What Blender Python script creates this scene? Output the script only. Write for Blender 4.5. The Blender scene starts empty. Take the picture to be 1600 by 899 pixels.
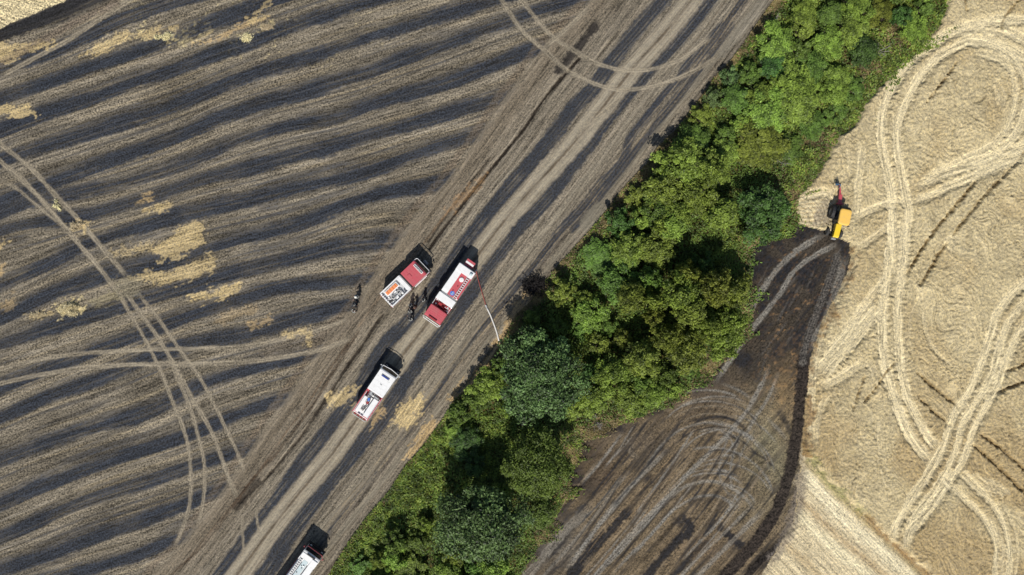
import bpy, bmesh, math, random
import numpy as np
from mathutils import Vector, Matrix
random.seed(7); rng = np.random.default_rng(7)
SC = bpy.context.scene
COL = SC.collection
R_ = math.radians

# ------------------------------------------------------------------ camera, sky, sun, exposure
CAMH = 90.0; PPM = 12.0            # camera height in metres; photo pixels per metre on the ground
cam = bpy.data.cameras.new('camera'); cam.sensor_width = 36; cam.lens = CAMH*36/(1600/PPM)
cam.clip_end = 3000; cam.clip_start = 0.5
cobj = bpy.data.objects.new('camera', cam); COL.objects.link(cobj); cobj.location = (0, 0, CAMH)
SC.camera = cobj
SUN_EL = 49.0; SUN_AZ = 187.0      # degrees; azimuth clockwise from +Y
w = bpy.data.worlds.new('World'); SC.world = w; w.use_nodes = True
nt = w.node_tree; bgn = nt.nodes['Background']; bgn.inputs[1].default_value = 0.075
sky = nt.nodes.new('ShaderNodeTexSky'); sky.sky_type = 'NISHITA'; sky.sun_disc = False
sky.sun_elevation = R_(SUN_EL); sky.sun_rotation = R_(SUN_AZ)
nt.links.new(sky.outputs[0], bgn.inputs[0])
sl = bpy.data.lights.new('sun', 'SUN'); sl.energy = 4.3; sl.angle = R_(0.53); sl.color = (1.0, 0.955, 0.88)
so = bpy.data.objects.new('sun', sl); COL.objects.link(so)
az, el = R_(SUN_AZ), R_(SUN_EL)
sdir = Vector((math.sin(az)*math.cos(el), math.cos(az)*math.cos(el), math.sin(el)))
so.rotation_euler = sdir.to_track_quat('Z', 'Y').to_euler(); so.location = sdir*200
SC.view_settings.view_transform = 'Standard'; SC.view_settings.look = 'None'
SC.view_settings.exposure = 0.0; SC.view_settings.gamma = 1.0

def W(px, py, h=0.0):
    """photo pixel of a point at height h -> metres on the ground plan"""
    k = (CAMH-h)/CAMH/PPM
    return ((px-800)*k, (449.5-py)*k)
def lin(c):
    c = np.asarray(c, float)/255.0
    return np.where(c <= 0.04045, c/12.92, ((c+0.055)/1.055)**2.4)
EL_ = 1.22
def alb(r, g, b): return lin((r, g, b))/EL_

# ------------------------------------------------------------------ helpers
def tag(o, label=None, cat=None, group=None, kind=None):
    if label: o['label'] = label
    if cat: o['category'] = cat
    if group: o['group'] = group
    if kind: o['kind'] = kind
    return o
def empty(name, x, y, rz=0, z=0):
    o = bpy.data.objects.new(name, None); COL.objects.link(o)
    o.location = (x, y, z); o.rotation_euler = (0, 0, rz); o.empty_display_size = .5
    return o
def principled(name, base, rough=.6, metal=0., spec=.5):
    m = bpy.data.materials.new(name); m.use_nodes = True
    b = m.node_tree.nodes['Principled BSDF']
    b.inputs['Base Color'].default_value = (*base, 1); b.inputs['Roughness'].default_value = rough
    b.inputs['Metallic'].default_value = metal; b.inputs['Specular IOR Level'].default_value = spec
    return m
def dirty(name, base, rough=.45, dirt=(.16, .13, .1), amt=.35, scale=3.0, metal=0., coat=0.):
    """painted surface with dust blotches and fine scuffs"""
    m = principled(name, base, rough, metal); n = m.node_tree; N = n.nodes; L = n.links
    b = N['Principled BSDF']; b.inputs['Coat Weight'].default_value = coat
    tc = N.new('ShaderNodeTexCoord')
    a = N.new('ShaderNodeTexNoise'); a.inputs['Scale'].default_value = scale; a.inputs['Detail'].default_value = 6; a.inputs['Roughness'].default_value = .65
    L.new(tc.outputs['Object'], a.inputs['Vector'])
    r = N.new('ShaderNodeMapRange'); r.inputs[1].default_value = .45; r.inputs[2].default_value = .8; r.inputs[4].default_value = amt
    L.new(a.outputs['Fac'], r.inputs[0])
    mx = N.new('ShaderNodeMix'); mx.data_type = 'RGBA'; mx.inputs[6].default_value = (*base, 1); mx.inputs[7].default_value = (*dirt, 1)
    L.new(r.outputs[0], mx.inputs[0]); L.new(mx.outputs[2], b.inputs['Base Color'])
    r2 = N.new('ShaderNodeMapRange'); r2.inputs[3].default_value = rough; r2.inputs[4].default_value = min(1, rough+.3)
    L.new(a.outputs['Fac'], r2.inputs[0]); L.new(r2.outputs[0], b.inputs['Roughness'])
    return m

M = dict(
 white=dirty('white_paint', (.80, .80, .79), .4, (.45, .42, .38), .35, 2.5, coat=.2),
 red=dirty('red_paint', (.50, .075, .095), .38, (.36, .16, .14), .5, 2.0, coat=.3),
 dred=dirty('dark_red_paint', (.30, .02, .025), .4, (.16, .08, .06), .4, 3.0),
 pale=dirty('pale_blue_paint', (.50, .60, .62), .45, (.4, .4, .38), .4, 3.0),
 grey=dirty('grey_metal', (.32, .33, .34), .45, (.2, .18, .15), .4, 4.0, metal=.3),
 alu=dirty('aluminium', (.62, .63, .64), .38, (.4, .38, .34), .4, 5.0, metal=.5),
 black=dirty('black_plastic', (.018, .018, .02), .55, (.09, .08, .07), .4, 5.0),
 rubber=dirty('tyre_rubber', (.035, .035, .035), .8, (.16, .14, .12), .7, 4.0),
 chassis=dirty('chassis_paint', (.03, .03, .032), .7, (.12, .1, .08), .5, 3.0),
 orange=dirty('orange_plastic', (.80, .27, .08), .5, (.5, .25, .12), .4, 5.0),
 blue=dirty('blue_paint', (.05, .17, .55), .45, (.2, .25, .35), .3, 5.0),
 yellow=dirty('tractor_yellow', (.80, .55, .01), .4, (.45, .33, .12), .3, 4.0, coat=.3),
 amber=dirty('roof_orange_yellow', (.85, .52, .10), .5, (.6, .42, .2), .4, 4.0),
 glass=principled('dark_glass', (.012, .015, .018), .08, 0, .6),
 lens=principled('clear_lens', (.6, .62, .64), .15),
 bluelens=principled('blue_lamp_lens', (.03, .06, .30), .2),
 redlens=principled('red_lamp_lens', (.5, .01, .01), .2),
 canvas=dirty('grey_canvas_hose', (.45, .44, .42), .8, (.2, .19, .17), .7, 6.0),
 redhose=dirty('red_rubber_hose', (.28, .06, .05), .7, (.16, .1, .08), .6, 4.0),
 whitehose=dirty('white_canvas_hose', (.72, .70, .66), .85, (.4, .36, .3), .4, 6.0),
 turnout=dirty('black_turnout_cloth', (.013, .013, .016), .85, (.05, .045, .04), .6, 8.0),
 khaki=dirty('brown_work_cloth', (.075, .03, .022), .85, (.09, .07, .05), .5, 8.0),
 bluecloth=dirty('blue_work_cloth', (.03, .10, .19), .85, (.10, .12, .13), .4, 8.0),
 reflective=principled('reflective_tape', (.62, .64, .60), .4),
 skin=principled('skin', (.42, .24, .17), .55),
 hair=principled('dark_hair', (.02, .014, .01), .6),
 helmet=dirty('white_helmet', (.78, .77, .70), .35, (.4, .36, .3), .3, 6.0),
 bark=dirty('bark', (.075, .058, .042), .9, (.03, .024, .02), .7, 4.0),
 greybark=dirty('dead_grey_wood', (.34, .31, .28), .9, (.15, .13, .11), .6, 6.0),
 char=dirty('charred_wood', (.014, .012, .012), .9, (.06, .045, .035), .5, 6.0),
)

class MB:
    """collects shapes into one mesh"""
    def __init__(s): s.bm = bmesh.new()
    def _xf(s, vs, loc, rot):
        m = Matrix.Translation(loc) @ (rot if rot is not None else Matrix.Identity(4))
        bmesh.ops.transform(s.bm, matrix=m, verts=vs)
    def box(s, c, d, bev=0.0, rot=None, taper=None, seg=2):
        r = bmesh.ops.create_cube(s.bm, size=1.0); vs = r['verts']
        for v in vs: v.co = Vector((v.co.x*d[0], v.co.y*d[1], v.co.z*d[2]))
        if taper:
            for v in vs:
                if v.co.z > 0: v.co.x = v.co.x*taper[0]+taper[2]; v.co.y *= taper[1]
        if bev > 0:
            es = list({e for v in vs for e in v.link_edges})
            rb = bmesh.ops.bevel(s.bm, geom=es, offset=bev, segments=seg, affect='EDGES', profile=.6)
            vs = list({v for f in rb['faces'] for v in f.verts} | {v for v in vs if v.is_valid})
        s._xf([v for v in vs if v.is_valid], c, rot); return s
    def cyl(s, c, r, h, axis='Z', n=20, r2=None, rot=None, cap=True):
        q = bmesh.ops.create_cone(s.bm, cap_ends=cap, cap_tris=False, segments=n, radius1=r, radius2=r if r2 is None else r2, depth=h)
        m = {'Z': Matrix.Identity(4), 'X': Matrix.Rotation(math.pi/2, 4, 'Y'), 'Y': Matrix.Rotation(math.pi/2, 4, 'X')}[axis]
        s._xf(q['verts'], c, (rot @ m) if rot is not None else m); return s
    def ball(s, c, r, sc=(1, 1, 1), n=12):
        q = bmesh.ops.create_uvsphere(s.bm, u_segments=n, v_segments=max(6, n*2//3), radius=r)
        for v in q['verts']: v.co = Vector((v.co.x*sc[0], v.co.y*sc[1], v.co.z*sc[2]))
        s._xf(q['verts'], c, None); return s
    def tube(s, pts, r, n=8, r_end=None, closed=False):
        pts = [Vector(p) for p in pts]; k = len(pts); rings = []
        for i, p in enumerate(pts):
            a = pts[(i-1) % k] if (closed or i > 0) else p; b = pts[(i+1) % k] if (closed or i < k-1) else p
            t = (b-a).normalized(); up = Vector((0, 0, 1)) if abs(t.z) < .9 else Vector((1, 0, 0))
            u = t.cross(up).normalized(); v = t.cross(u)
            rr = r if r_end is None else r+(r_end-r)*i/(k-1)
            rings.append([s.bm.verts.new(p+(u*math.cos(2*math.pi*j/n)+v*math.sin(2*math.pi*j/n))*rr) for j in range(n)])
        m = k if closed else k-1
        for i in range(m):
            A, B = rings[i], rings[(i+1) % k]
            for j in range(n): s.bm.faces.new((A[j], A[(j+1) % n], B[(j+1) % n], B[j]))
        if not closed:
            s.bm.faces.new(rings[0][::-1]); s.bm.faces.new(rings[-1])
        return s
    def prism(s, prof, y0, y1, bev=0.0):
        """profile in XZ swept along Y"""
        a = [s.bm.verts.new((x, y0, z)) for x, z in prof]; b = [s.bm.verts.new((x, y1, z)) for x, z in prof]
        n = len(prof); fs = [s.bm.faces.new(a), s.bm.faces.new(b[::-1])]
        for i in range(n): fs.append(s.bm.faces.new((a[i], b[i], b[(i+1) % n], a[(i+1) % n])))
        bmesh.ops.recalc_face_normals(s.bm, faces=fs)
        if bev > 0:
            es = list({e for f in fs for e in f.edges})
            bmesh.ops.bevel(s.bm, geom=es, offset=bev, segments=2, affect='EDGES', profile=.6)
        return s
    def build(s, name, mat, parent=None, smooth=False, loc=None, rz=0):
        bmesh.ops.recalc_face_normals(s.bm, faces=s.bm.faces)
        me = bpy.data.meshes.new(name); s.bm.to_mesh(me); s.bm.free()
        me.materials.append(mat)
        if smooth:
            for p in me.polygons: p.use_smooth = True
        o = bpy.data.objects.new(name, me); COL.objects.link(o)
        if parent: o.parent = parent
        if loc: o.location = loc
        o.rotation_euler[2] = rz
        return o

def build_pieces(mb, name, mat, parent):
    """every loose piece of mb becomes an object of its own"""
    bm = mb.bm; seen = set(); bm.verts.ensure_lookup_table(); k = 0
    for v in list(bm.verts):
        if v in seen: continue
        isl = []; st = [v]; seen.add(v)
        while st:
            a = st.pop(); isl.append(a)
            for e in a.link_edges:
                b = e.other_vert(a)
                if b not in seen: seen.add(b); st.append(b)
        n = MB(); mp = {a: n.bm.verts.new(a.co) for a in isl}
        for f in {f for a in isl for f in a.link_faces}: n.bm.faces.new([mp[a] for a in f.verts])
        n.build(name, mat, parent)
    bm.free()
# ------------------------------------------------------------------ numpy noise
_perm = np.concatenate([rng.permutation(256)]*2)
_g = np.stack([np.cos(np.arange(256)/256*2*np.pi), np.sin(np.arange(256)/256*2*np.pi)], 1)
def pn(x, y, seed=0):
    x = x+seed*37.17; y = y+seed*91.73
    xi = np.floor(x).astype(int); yi = np.floor(y).astype(int); xf = x-xi; yf = y-yi
    u = xf*xf*xf*(xf*(xf*6-15)+10); v = yf*yf*yf*(yf*(yf*6-15)+10)
    def gr(ix, iy, dx, dy):
        h = _perm[_perm[ix & 255]+(iy & 255)]; g = _g[h]; return g[..., 0]*dx+g[..., 1]*dy
    a = gr(xi, yi, xf, yf); b = gr(xi+1, yi, xf-1, yf); c = gr(xi, yi+1, xf, yf-1); d = gr(xi+1, yi+1, xf-1, yf-1)
    return ((a+u*(b-a))*(1-v)+(c+u*(d-c))*v)*1.5
def fbm(x, y, seed=0, o=3, g=.5):
    s = 0; a = 1; t = 0
    for i in range(o): s = s+a*pn(x*2**i, y*2**i, seed+i*5); t += a; a *= g
    return s/t
def sstep(a, b, x):
    t = np.clip((x-a)/(b-a), 0, 1); return t*t*(3-2*t)

# ------------------------------------------------------------------ the ground grid (photo-plan coordinates in px, metres for mesh)
def axis_pts(lo, hi, segs, far):
    """fine steps inside, growing outside"""
    a = [lo]
    for end, st in segs:
        n = max(1, round((end-a[-1])/st)); a += list(np.linspace(a[-1], end, n+1)[1:])
    st = 0.4; out = []; v = hi
    while v < far: v += st; st *= 1.28; out.append(v)
    st = 0.4; inn = []; v = lo
    while v > -far: v -= st; st *= 1.28; inn.append(v)
    return np.array(inn[::-1]+a+out)
GX = axis_pts(-70.0, 70.0, [(36.0, .15), (70.0, .105)], 900)
GY = axis_pts(-41.0, 41.0, [(41.0, .13)], 900)
NX, NY = len(GX), len(GY)
X, Y = np.meshgrid(GX, GY)          # shape NY,NX
PX = X*PPM+800; PY = 449.5-Y*PPM    # photo px
PXA = GX*PPM+800; PYA = 449.5-GY*PPM
nA = fbm(X/3.1, Y/3.1, 1, 3); nB = fbm(X/.9, Y/.9, 9, 3); nC = pn(X/.35, Y/.35, 21); nD = fbm(X/9., Y/9., 31, 2)

def polyx(pts):
    """x as a function of y along a boundary, with straight continuation"""
    p = sorted(pts, key=lambda q: q[1]); ys = np.array([q[1] for q in p], float); xs = np.array([q[0] for q in p], float)
    def f(y):
        r = np.interp(y, ys, xs)
        s0 = -0.80; r = np.where(y < ys[0], xs[0]+(y-ys[0])*s0, r); r = np.where(y > ys[-1], xs[-1]+(y-ys[-1])*s0, r)
        return r
    return f
hedgeL = polyx([(1215,0),(1180,50),(1150,92),(1122,122),(1092,165),(1062,203),(1035,228),(1015,258),(985,288),(960,320),(938,348),(905,385),(880,412),(850,447),(836,470),(812,492),(792,530),(770,570),(745,600),(715,625),(693,662),(660,705),(640,727),(615,766),(581,805),(555,840),(535,872),(519,899)])
hedgeR = polyx([(1480,0),(1462,45),(1440,75),(1410,100),(1380,130),(1350,165),(1330,200),(1308,215),(1295,240),(1265,285),(1243,312),(1246,352),(1205,372),(1166,386),(1172,410),(1165,440),(1170,480),(1165,530),(1130,553),(1110,580),(1085,600),(1050,625),(1020,640),(985,653),(950,668),(902,690),(890,730),(880,770),(865,800),(850,830),(830,860),(805,899)])
headL = polyx([(920,12),(897,37),(869,62),(847,85),(822,119),(784,169),(759,206),(706,281),(659,334),(619,387),(578,447),(560,480),(519,528),(487,575),(453,624),(406,690),(353,768),(312,821),(281,862),(250,890)])
clearR = polyx([(1246,350),(1290,362),(1328,380),(1326,420),(1302,470),(1278,520),(1264,570),(1259,620),(1256,680),(1252,712),(1248,740),(1242,790),(1240,815),(1222,845),(1205,870),(1190,899)])
def strawR_f(y):
    ys = np.array([0, 705, 755, 805, 850, 899, 1000.]); xs = np.array([1252, 1256, 1300, 1352, 1400, 1452, 1560.]); r = np.interp(y, ys, xs)
    return np.where(y > 1000, 1560+(y-1000)*1.05, r)
wob = (nA*9+nB*6+nC*2.5)
HLx = hedgeL(PY); HRx = hedgeR(PY); TLx = headL(PY); CRx = clearR(PY); SRx = strawR_f(PY)
zone = np.zeros((NY, NX), int)                       # 0 stubble field
zone[PX+wob*.6 > TLx] = 1                            # headland track strip
zone[PX+wob*.8 > HLx] = 2                            # hedge bottom
right_of = PX+wob*.7 > HRx
low = PY > 352
zone[right_of & ~low] = 4                            # wheat
zone[right_of & low] = 3                             # burnt clearing
zone[right_of & low & (PX+wob*.5 > CRx)] = 4
straw = right_of & (PY > 700) & (PX+wob*1.0 > CRx) & (PX+wob*1.2 < SRx)
zone[straw] = 5
# straw-coloured unburnt corner at the far top left
cor = (PX*0.42+PY+wob*.5) < 45
zone[cor & (PX < 700)] = 6

C = np.zeros((NY, NX, 3)); H = np.zeros((NY, NX)); ST = np.zeros((NY, NX)); GR = np.zeros((NY, NX)); BP = np.zeros((NY, NX)); DK = np.zeros((NY, NX))
FA = np.zeros((NY, NX)); FL = np.zeros((NY, NX))     # flow: across, along (metres)

# --- stripe centre lines of the burnt swaths in the left field
S = [
 [(0,107),(84,86),(131,62),(188,34),(234,19),(281,3)],
 [(0,157),(47,143),(94,125),(141,108),(219,84),(281,60),(328,40),(406,10)],
 [(0,206),(62,181),(125,162),(187,138),(250,122),(297,100),(375,75),(437,53),(494,31),(540,16),(587,3)],
 [(0,254),(62,234),(125,216),(187,194),(219,187),(281,169),(328,144),(400,116),(447,103),(494,90),(525,78),(587,56),(650,40),(712,19),(775,3)],
 [(0,322),(31,303),(78,290),(109,279),(156,259),(219,240),(281,214),(344,187),(406,164),(462,153),(525,128),(556,125),(619,100),(681,78),(744,53),(806,31),(869,12)],
 [(0,334),(31,320),(125,303),(187,290),(250,272),(312,250),(400,213),(447,197),(525,187),(556,181),(603,156),(650,147),(712,131),(775,103),(806,91)],
 [(0,362),(47,352),(94,345),(140,342),(187,325),(250,306),(312,284),(375,269),(400,262),(462,246),(525,228),(587,212),(619,203),(681,187),(744,166),(800,153)],
 [(0,449),(62,425),(109,396),(156,375),(219,359),(281,337),(344,325),(400,312),(462,297),(525,284),(587,269),(650,241),(712,225),(753,212)],
 [(0,503),(31,487),(78,459),(125,447),(170,430),(200,421),(225,420),(265,415),(312,394),(375,378),(400,371),(462,359),(509,334),(556,319),(603,297),(665,300),(697,284)],
 [(0,540),(62,519),(125,500),(187,484),(240,467),(312,447),(375,425),(400,419),(462,406),(525,387),(587,378),(625,384)],
 [(0,610),(62,585),(125,560),(187,540),(230,522),(269,506),(312,490),(375,472),(437,450),(462,448),(525,443),(572,440)],
 [(0,658),(62,627),(125,606),(187,584),(240,558),(297,537),(359,530),(394,525),(456,503),(534,481)],
 [(0,724),(47,702),(125,677),(219,652),(265,634),(312,602),(362,587),(425,569),(503,550)],
 [(0,793),(47,768),(125,740),(187,715),(281,690),(344,659),(437,630),(465,620)],
 [(0,843),(62,818),(125,787),(187,768),(281,740),(359,712)],
 [(0,893),(62,874),(125,849),(219,818),(297,790),(335,770)],
 [(0,937),(60,915),(109,900),(156,890),(219,871),(281,843)],
]
cols = PXA
SY = []
for s in S:
    xs = np.array([p[0] for p in s], float); ys = np.array([p[1] for p in s], float)
    y = np.interp(cols, xs, ys); y = np.where(cols < xs[0], ys[0]-(cols-xs[0])*.36, y); y = np.where(cols > xs[-1], ys[-1]-(cols-xs[-1])*.28, y)
    SY.append(y)
def smooth(y, sg=34.):
    u = np.arange(-400., 1300., 4.); v = np.interp(u, cols, y); k = np.exp(-(np.arange(-30, 31)*4/sg)**2); k /= k.sum()
    sl = (v[-1]-v[-2])/4; s0 = (v[1]-v[0])/4
    pv = np.concatenate([v[0]+np.arange(-30, 0)*4*s0, v, v[-1]+np.arange(1, 31)*4*sl]); r = np.interp(cols, u, np.convolve(pv, k, 'valid'))
    return np.where((cols < -390) | (cols > 1290), y, r)
SY = [smooth(y) for y in SY]
SYr = [SY[0]]
for y in SY[1:]: SYr.append(np.maximum(y, SYr[-1]+18))
SYr = [smooth(y, 26.) for y in SYr]
up = [SYr[0]-52*(k+1) for k in range(8)][::-1]; dn = [SYr[-1]+52*(k+1) for k in range(8)]
ALLS = np.array(up+SYr+dn)           # nstripes, NX
for j in range(NX):
    FA[:, j] = np.interp(-PYA[::-1]*-1, ALLS[:, j], np.arange(len(ALLS)))[::-1] if False else np.interp(PYA, ALLS[:, j], np.arange(len(ALLS))*4.3)
FL[:] = X*1.0+nD*0
base_s = alb(119, 111, 97); dark_s = alb(58, 60, 66)
C[:] = base_s; ST[:] = .95; GR[:] = .88; BP[:] = .6
# broad tone changes along each swath
tone = fbm(FA/.9, X/16., 51, 4)
C *= (1+.62*tone)[..., None]
C *= (1+nD*.25)[..., None]

def blend(blk, m, col=None, st=None, gr=None, bp=None):
    i0, i1, j0, j1 = blk
    if isinstance(col, str): DK[i0:i1, j0:j1] += (1-DK[i0:i1, j0:j1])*m
    elif col is not None:
        C[i0:i1, j0:j1] += (np.asarray(col)-C[i0:i1, j0:j1])*m[..., None]; DK[i0:i1, j0:j1] *= 1-m
    for A, v in ((ST, st), (GR, gr), (BP, bp)):
        if v is not None: A[i0:i1, j0:j1] += (v-A[i0:i1, j0:j1])*m
def spline(pts, step=6.0):
    P = [np.array(p, float) for p in pts]
    if len(P) < 3: return np.array(P)
    P = [2*P[0]-P[1]]+P+[2*P[-1]-P[-2]]; out = []
    for i in range(1, len(P)-2):
        a, b, c, d = P[i-1:i+3]; n = max(1, int(np.linalg.norm(c-b)/step))
        for k in range(n):
            t = k/n; out.append(.5*((2*b)+(-a+c)*t+(2*a-5*b+4*c-d)*t*t+(-a+3*b-3*c+d)*t**3))
    out.append(P[-2]); return np.array(out)
def block(x0, x1, y0, y1):
    j0 = np.searchsorted(PXA, x0); j1 = np.searchsorted(PXA, x1)
    yy = -PYA  # increasing
    i0 = np.searchsorted(yy, -y1); i1 = np.searchsorted(yy, -y0)
    return i0, i1, j0, j1
def dist_field(pts, rad):
    q = spline(pts); x0, y0 = q.min(0)-rad; x1, y1 = q.max(0)+rad
    blk = block(x0, x1, y0, y1); i0, i1, j0, j1 = blk
    D = np.full((max(0, i1-i0), max(0, j1-j0)), 1e9); SG = np.zeros_like(D); AL = np.zeros_like(D)
    if D.size == 0: return blk, D, SG, AL
    acc = 0.0
    for k in range(len(q)-1):
        a, b = q[k], q[k+1]; d = b-a; L = np.hypot(*d)
        if L < 1e-6: continue
        bb = block(min(a[0], b[0])-rad, max(a[0], b[0])+rad, min(a[1], b[1])-rad, max(a[1], b[1])+rad)
        r0, r1, c0, c1 = bb[0]-i0, bb[1]-i0, bb[2]-j0, bb[3]-j0
        r0, c0 = max(r0, 0), max(c0, 0)
        if r1 <= r0 or c1 <= c0: acc += L; continue
        gx = PX[i0+r0:i0+r1, j0+c0:j0+c1]-a[0]; gy = PY[i0+r0:i0+r1, j0+c0:j0+c1]-a[1]
        t = np.clip((gx*d[0]+gy*d[1])/(L*L), 0, 1); ex = gx-t*d[0]; ey = gy-t*d[1]; dd = np.hypot(ex, ey)
        sub = D[r0:r1, c0:c1]; m = dd < sub
        sub[m] = dd[m]; SG[r0:r1, c0:c1][m] = (np.sign(gx*d[1]-gy*d[0])*dd)[m]; AL[r0:r1, c0:c1][m] = (acc+t*L)[m]
        acc += L
    return blk, D, SG, AL
def stroke(pts, wd, col=None, a=1.0, soft=3.0, wobble=.15, st=None, gr=None, bp=None, dz=None, zl=None, flow=True, patch=0.0, double=0.0, fade=0):
    """a painted strip following pts (photo px), wd wide in px"""
    rad = wd/2+soft+6
    pts = [tuple(p_) for p_ in pts]      # whatever leaves the frame goes on in the same direction
    for e0, e1, ins in ((pts[0], pts[1], 0), (pts[-1], pts[-2], len(pts)+1)):
        if wd > 3 and (e0[0] < 0 or e0[0] > 1600 or e0[1] < 0 or e0[1] > 899):
            l_ = math.hypot(e0[0]-e1[0], e0[1]-e1[1])+1e-6; q_ = (e0[0]+(e0[0]-e1[0])/l_*320, e0[1]+(e0[1]-e1[1])/l_*320)
            pts = [q_]+pts if ins == 0 else pts+[q_]
    blk, D, SG, AL = dist_field(pts, rad); i0, i1, j0, j1 = blk
    if D.size == 0: return
    nz = (nA[i0:i1, j0:j1]*.6+nB[i0:i1, j0:j1]*.7+nC[i0:i1, j0:j1]*.5)*wd*wobble
    q = np.abs(D)+nz
    if double > 0: q = np.abs(q-double/2)+0*q; hw = (wd-double)/2
    else: hw = wd/2
    m = 1-sstep(hw-soft*.5, hw+soft*.5, q); m[D > 1e8] = 0
    if patch > 0: m *= 1-patch*sstep(-.15, .35, fbm(AL/60., SG/9., 77, 2))
    if fade > 0:
        tot = AL[D < 1e8].max() if (D < 1e8).any() else 1; m *= np.clip(AL/fade, 0, 1)*np.clip((tot-AL)/fade, 0, 1)
    if zl is not None: m = m*np.isin(zone[i0:i1, j0:j1], zl)
    m = m*a
    blend(blk, m, col, st, gr, bp)
    if dz is not None: H[i0:i1, j0:j1] += dz*m
    if flow:
        f = m > .35*a
        FA[i0:i1, j0:j1][f] = SG[f]/PPM; FL[i0:i1, j0:j1][f] = AL[f]/PPM
    return blk, m
def poly(pts, col, a=1.0, soft=4.0, rag=5.0, st=None, gr=None, bp=None, zl=None, dz=None):
    P = np.array(pts, float); x0, y0 = P.min(0)-12; x1, y1 = P.max(0)+12
    blk = block(x0, x1, y0, y1); i0, i1, j0, j1 = blk
    if i1 <= i0 or j1 <= j0: return
    gx = PX[i0:i1, j0:j1]; gy = PY[i0:i1, j0:j1]; ins = np.zeros(gx.shape, bool); D = np.full(gx.shape, 1e9)
    for k in range(len(P)):
        a0, b0 = P[k], P[(k+1) % len(P)]; d = b0-a0
        c = ((a0[1] > gy) != (b0[1] > gy)) & (gx < (b0[0]-a0[0])*(gy-a0[1])/(b0[1]-a0[1]+1e-9)+a0[0]); ins ^= c
        t = np.clip(((gx-a0[0])*d[0]+(gy-a0[1])*d[1])/(d@d+1e-9), 0, 1); D = np.minimum(D, np.hypot(gx-a0[0]-t*d[0], gy-a0[1]-t*d[1]))
    sd = np.where(ins, D, -D)+(fbm(FA[i0:i1, j0:j1]*1.3, FL[i0:i1, j0:j1]/2., 207, 2)*1.6+nB[i0:i1, j0:j1]*1.0+nC[i0:i1, j0:j1]*.9+nA[i0:i1, j0:j1]*.5)*rag
    m = sstep(-soft/2, soft/2, sd)*a
    if zl is not None: m = m*np.isin(zone[i0:i1, j0:j1], zl)
    blend(blk, m, col, st, gr, bp)
    if dz is not None: H[i0:i1, j0:j1] += dz*m
    return blk, m

# --- the stripes themselves
nFa = fbm(FA/1.3, X/10., 201, 3); nFb = fbm(FA*1.6, X/5., 203, 2); nFc = fbm(FA*1.9, X/9., 205, 3)
for k in range(len(ALLS)):
    yl = ALLS[k]; d = (PY-yl[None, :]); sel = (np.abs(d) < 46)*(zone == 0)
    wv = 9.5+3.0*pn(X/9., Y*0+k*3.3, 61)
    dd = d*.95+nFa*4.5+nFb*4.5+nC*1.6+nB*1.6
    m = sstep(-wv-15, -wv+4, dd)*(1-sstep(wv-5, wv+3, dd))
    m *= (.98-.22*sstep(0, .5, pn(X/7., X*0+k*5.1, 63))-.30*sstep(.15, .5, nFc))*sel
    DK = np.maximum(DK, m)
    # the swath is palest right below the burnt band and dulls towards the next one
    C *= (1+(.26*np.exp(-((dd-wv-7)/9)**2)-.16*sstep(wv+12, wv+34, dd))*sel)[..., None]
# light smooth edge on the north side of each dark swath, thin machine lines
lines = pn(FA*3.1, X/30., 81); m = sstep(.22, .5, lines)*(zone == 0)*.5
C += (alb(168, 152, 122)-C)*m[..., None]*.6; DK *= 1-.5*m
m = sstep(.2, .5, pn(FA*2.3+7, X/25., 83))*(zone == 0)
DK = np.maximum(DK, m*.5)
m = sstep(.15, .5, fbm(FA*1.1, X/11., 87, 3))*(zone == 0)
DK = np.maximum(DK, m*.42)

# --- headland strip
hd = zone == 1
ca, sa = math.cos(R_(53.3)), math.sin(R_(53.3))
AC = (X*sa-Y*ca); ALg = (X*ca+Y*sa)
bend = np.interp(ALg, [-60, -20, 0, 30, 60], [0, 0, 0, 0, 0])
FA[zone >= 1] = AC[zone >= 1]; FL[zone >= 1] = ALg[zone >= 1]
t1 = fbm(AC/.55, ALg/18., 91, 3); t2 = fbm(AC/2., ALg/25., 93, 2)
C[hd] = (alb(131, 122, 107)*(1+.5*t1+.3*t2)[..., None])[hd]; GR[hd] = .5
near = sstep(0, 70, PX-TLx)            # rougher brown stubble next to the old furrows
m = (1-near)*hd*.45; C += (alb(110, 97, 80)*(1+.5*nB+.3*nC)[..., None]-C)*m[..., None]
Z1 = [0, 1]
dk = 'char'; lt = alb(160, 150, 132); lt2 = alb(148, 139, 122)
stroke([(1060,-32),(1037,0),(1007,32),(975,72),(950,105),(925,140),(895,170),(861,217),(822,262),(775,319),(731,375),(700,420),(670,462),(637,503),(600,540),(565,600),(531,649),(500,687),(462,737),(425,793),(390,837),(368,868),(340,905),(320,930)], 23, dk, .92, 5, .14, st=.35, gr=.75, zl=Z1)
stroke([(1130,-25),(1107,5),(1082,32),(1050,70),(1020,100),(975,150),(942,190),(920,222),(897,252),(853,310),(806,358),(766,410),(735,455),(706,494),(675,531),(645,575),(618,619),(590,661),(550,709),(512,754),(475,805),(444,849),(425,883),(400,915)], 27, dk, .92, 5, .14, st=.35, gr=.8, zl=Z1)
stroke([(1180,-25),(1155,8),(1107,65),(1082,92),(1072,105),(1060,125),(1037,150),(1012,180),(985,215),(975,248),(955,272),(935,292),(910,325),(887,347),(850,395),(820,432),(797,458),(769,490),(735,530),(706,570),(681,612),(653,650),(619,692),(578,745),(531,802),(505,838),(470,885),(455,905)], 14, dk, .9, 4, .18, st=.4, gr=.7, zl=Z1)
stroke([(1140,40),(1115,75),(1090,112),(1067,140),(1036,180),(1016,212),(998,232),(975,260),(943,302),(916,334),(897,358)], 15, dk, .85, 4, .16, st=.4, gr=.7, zl=Z1)
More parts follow.
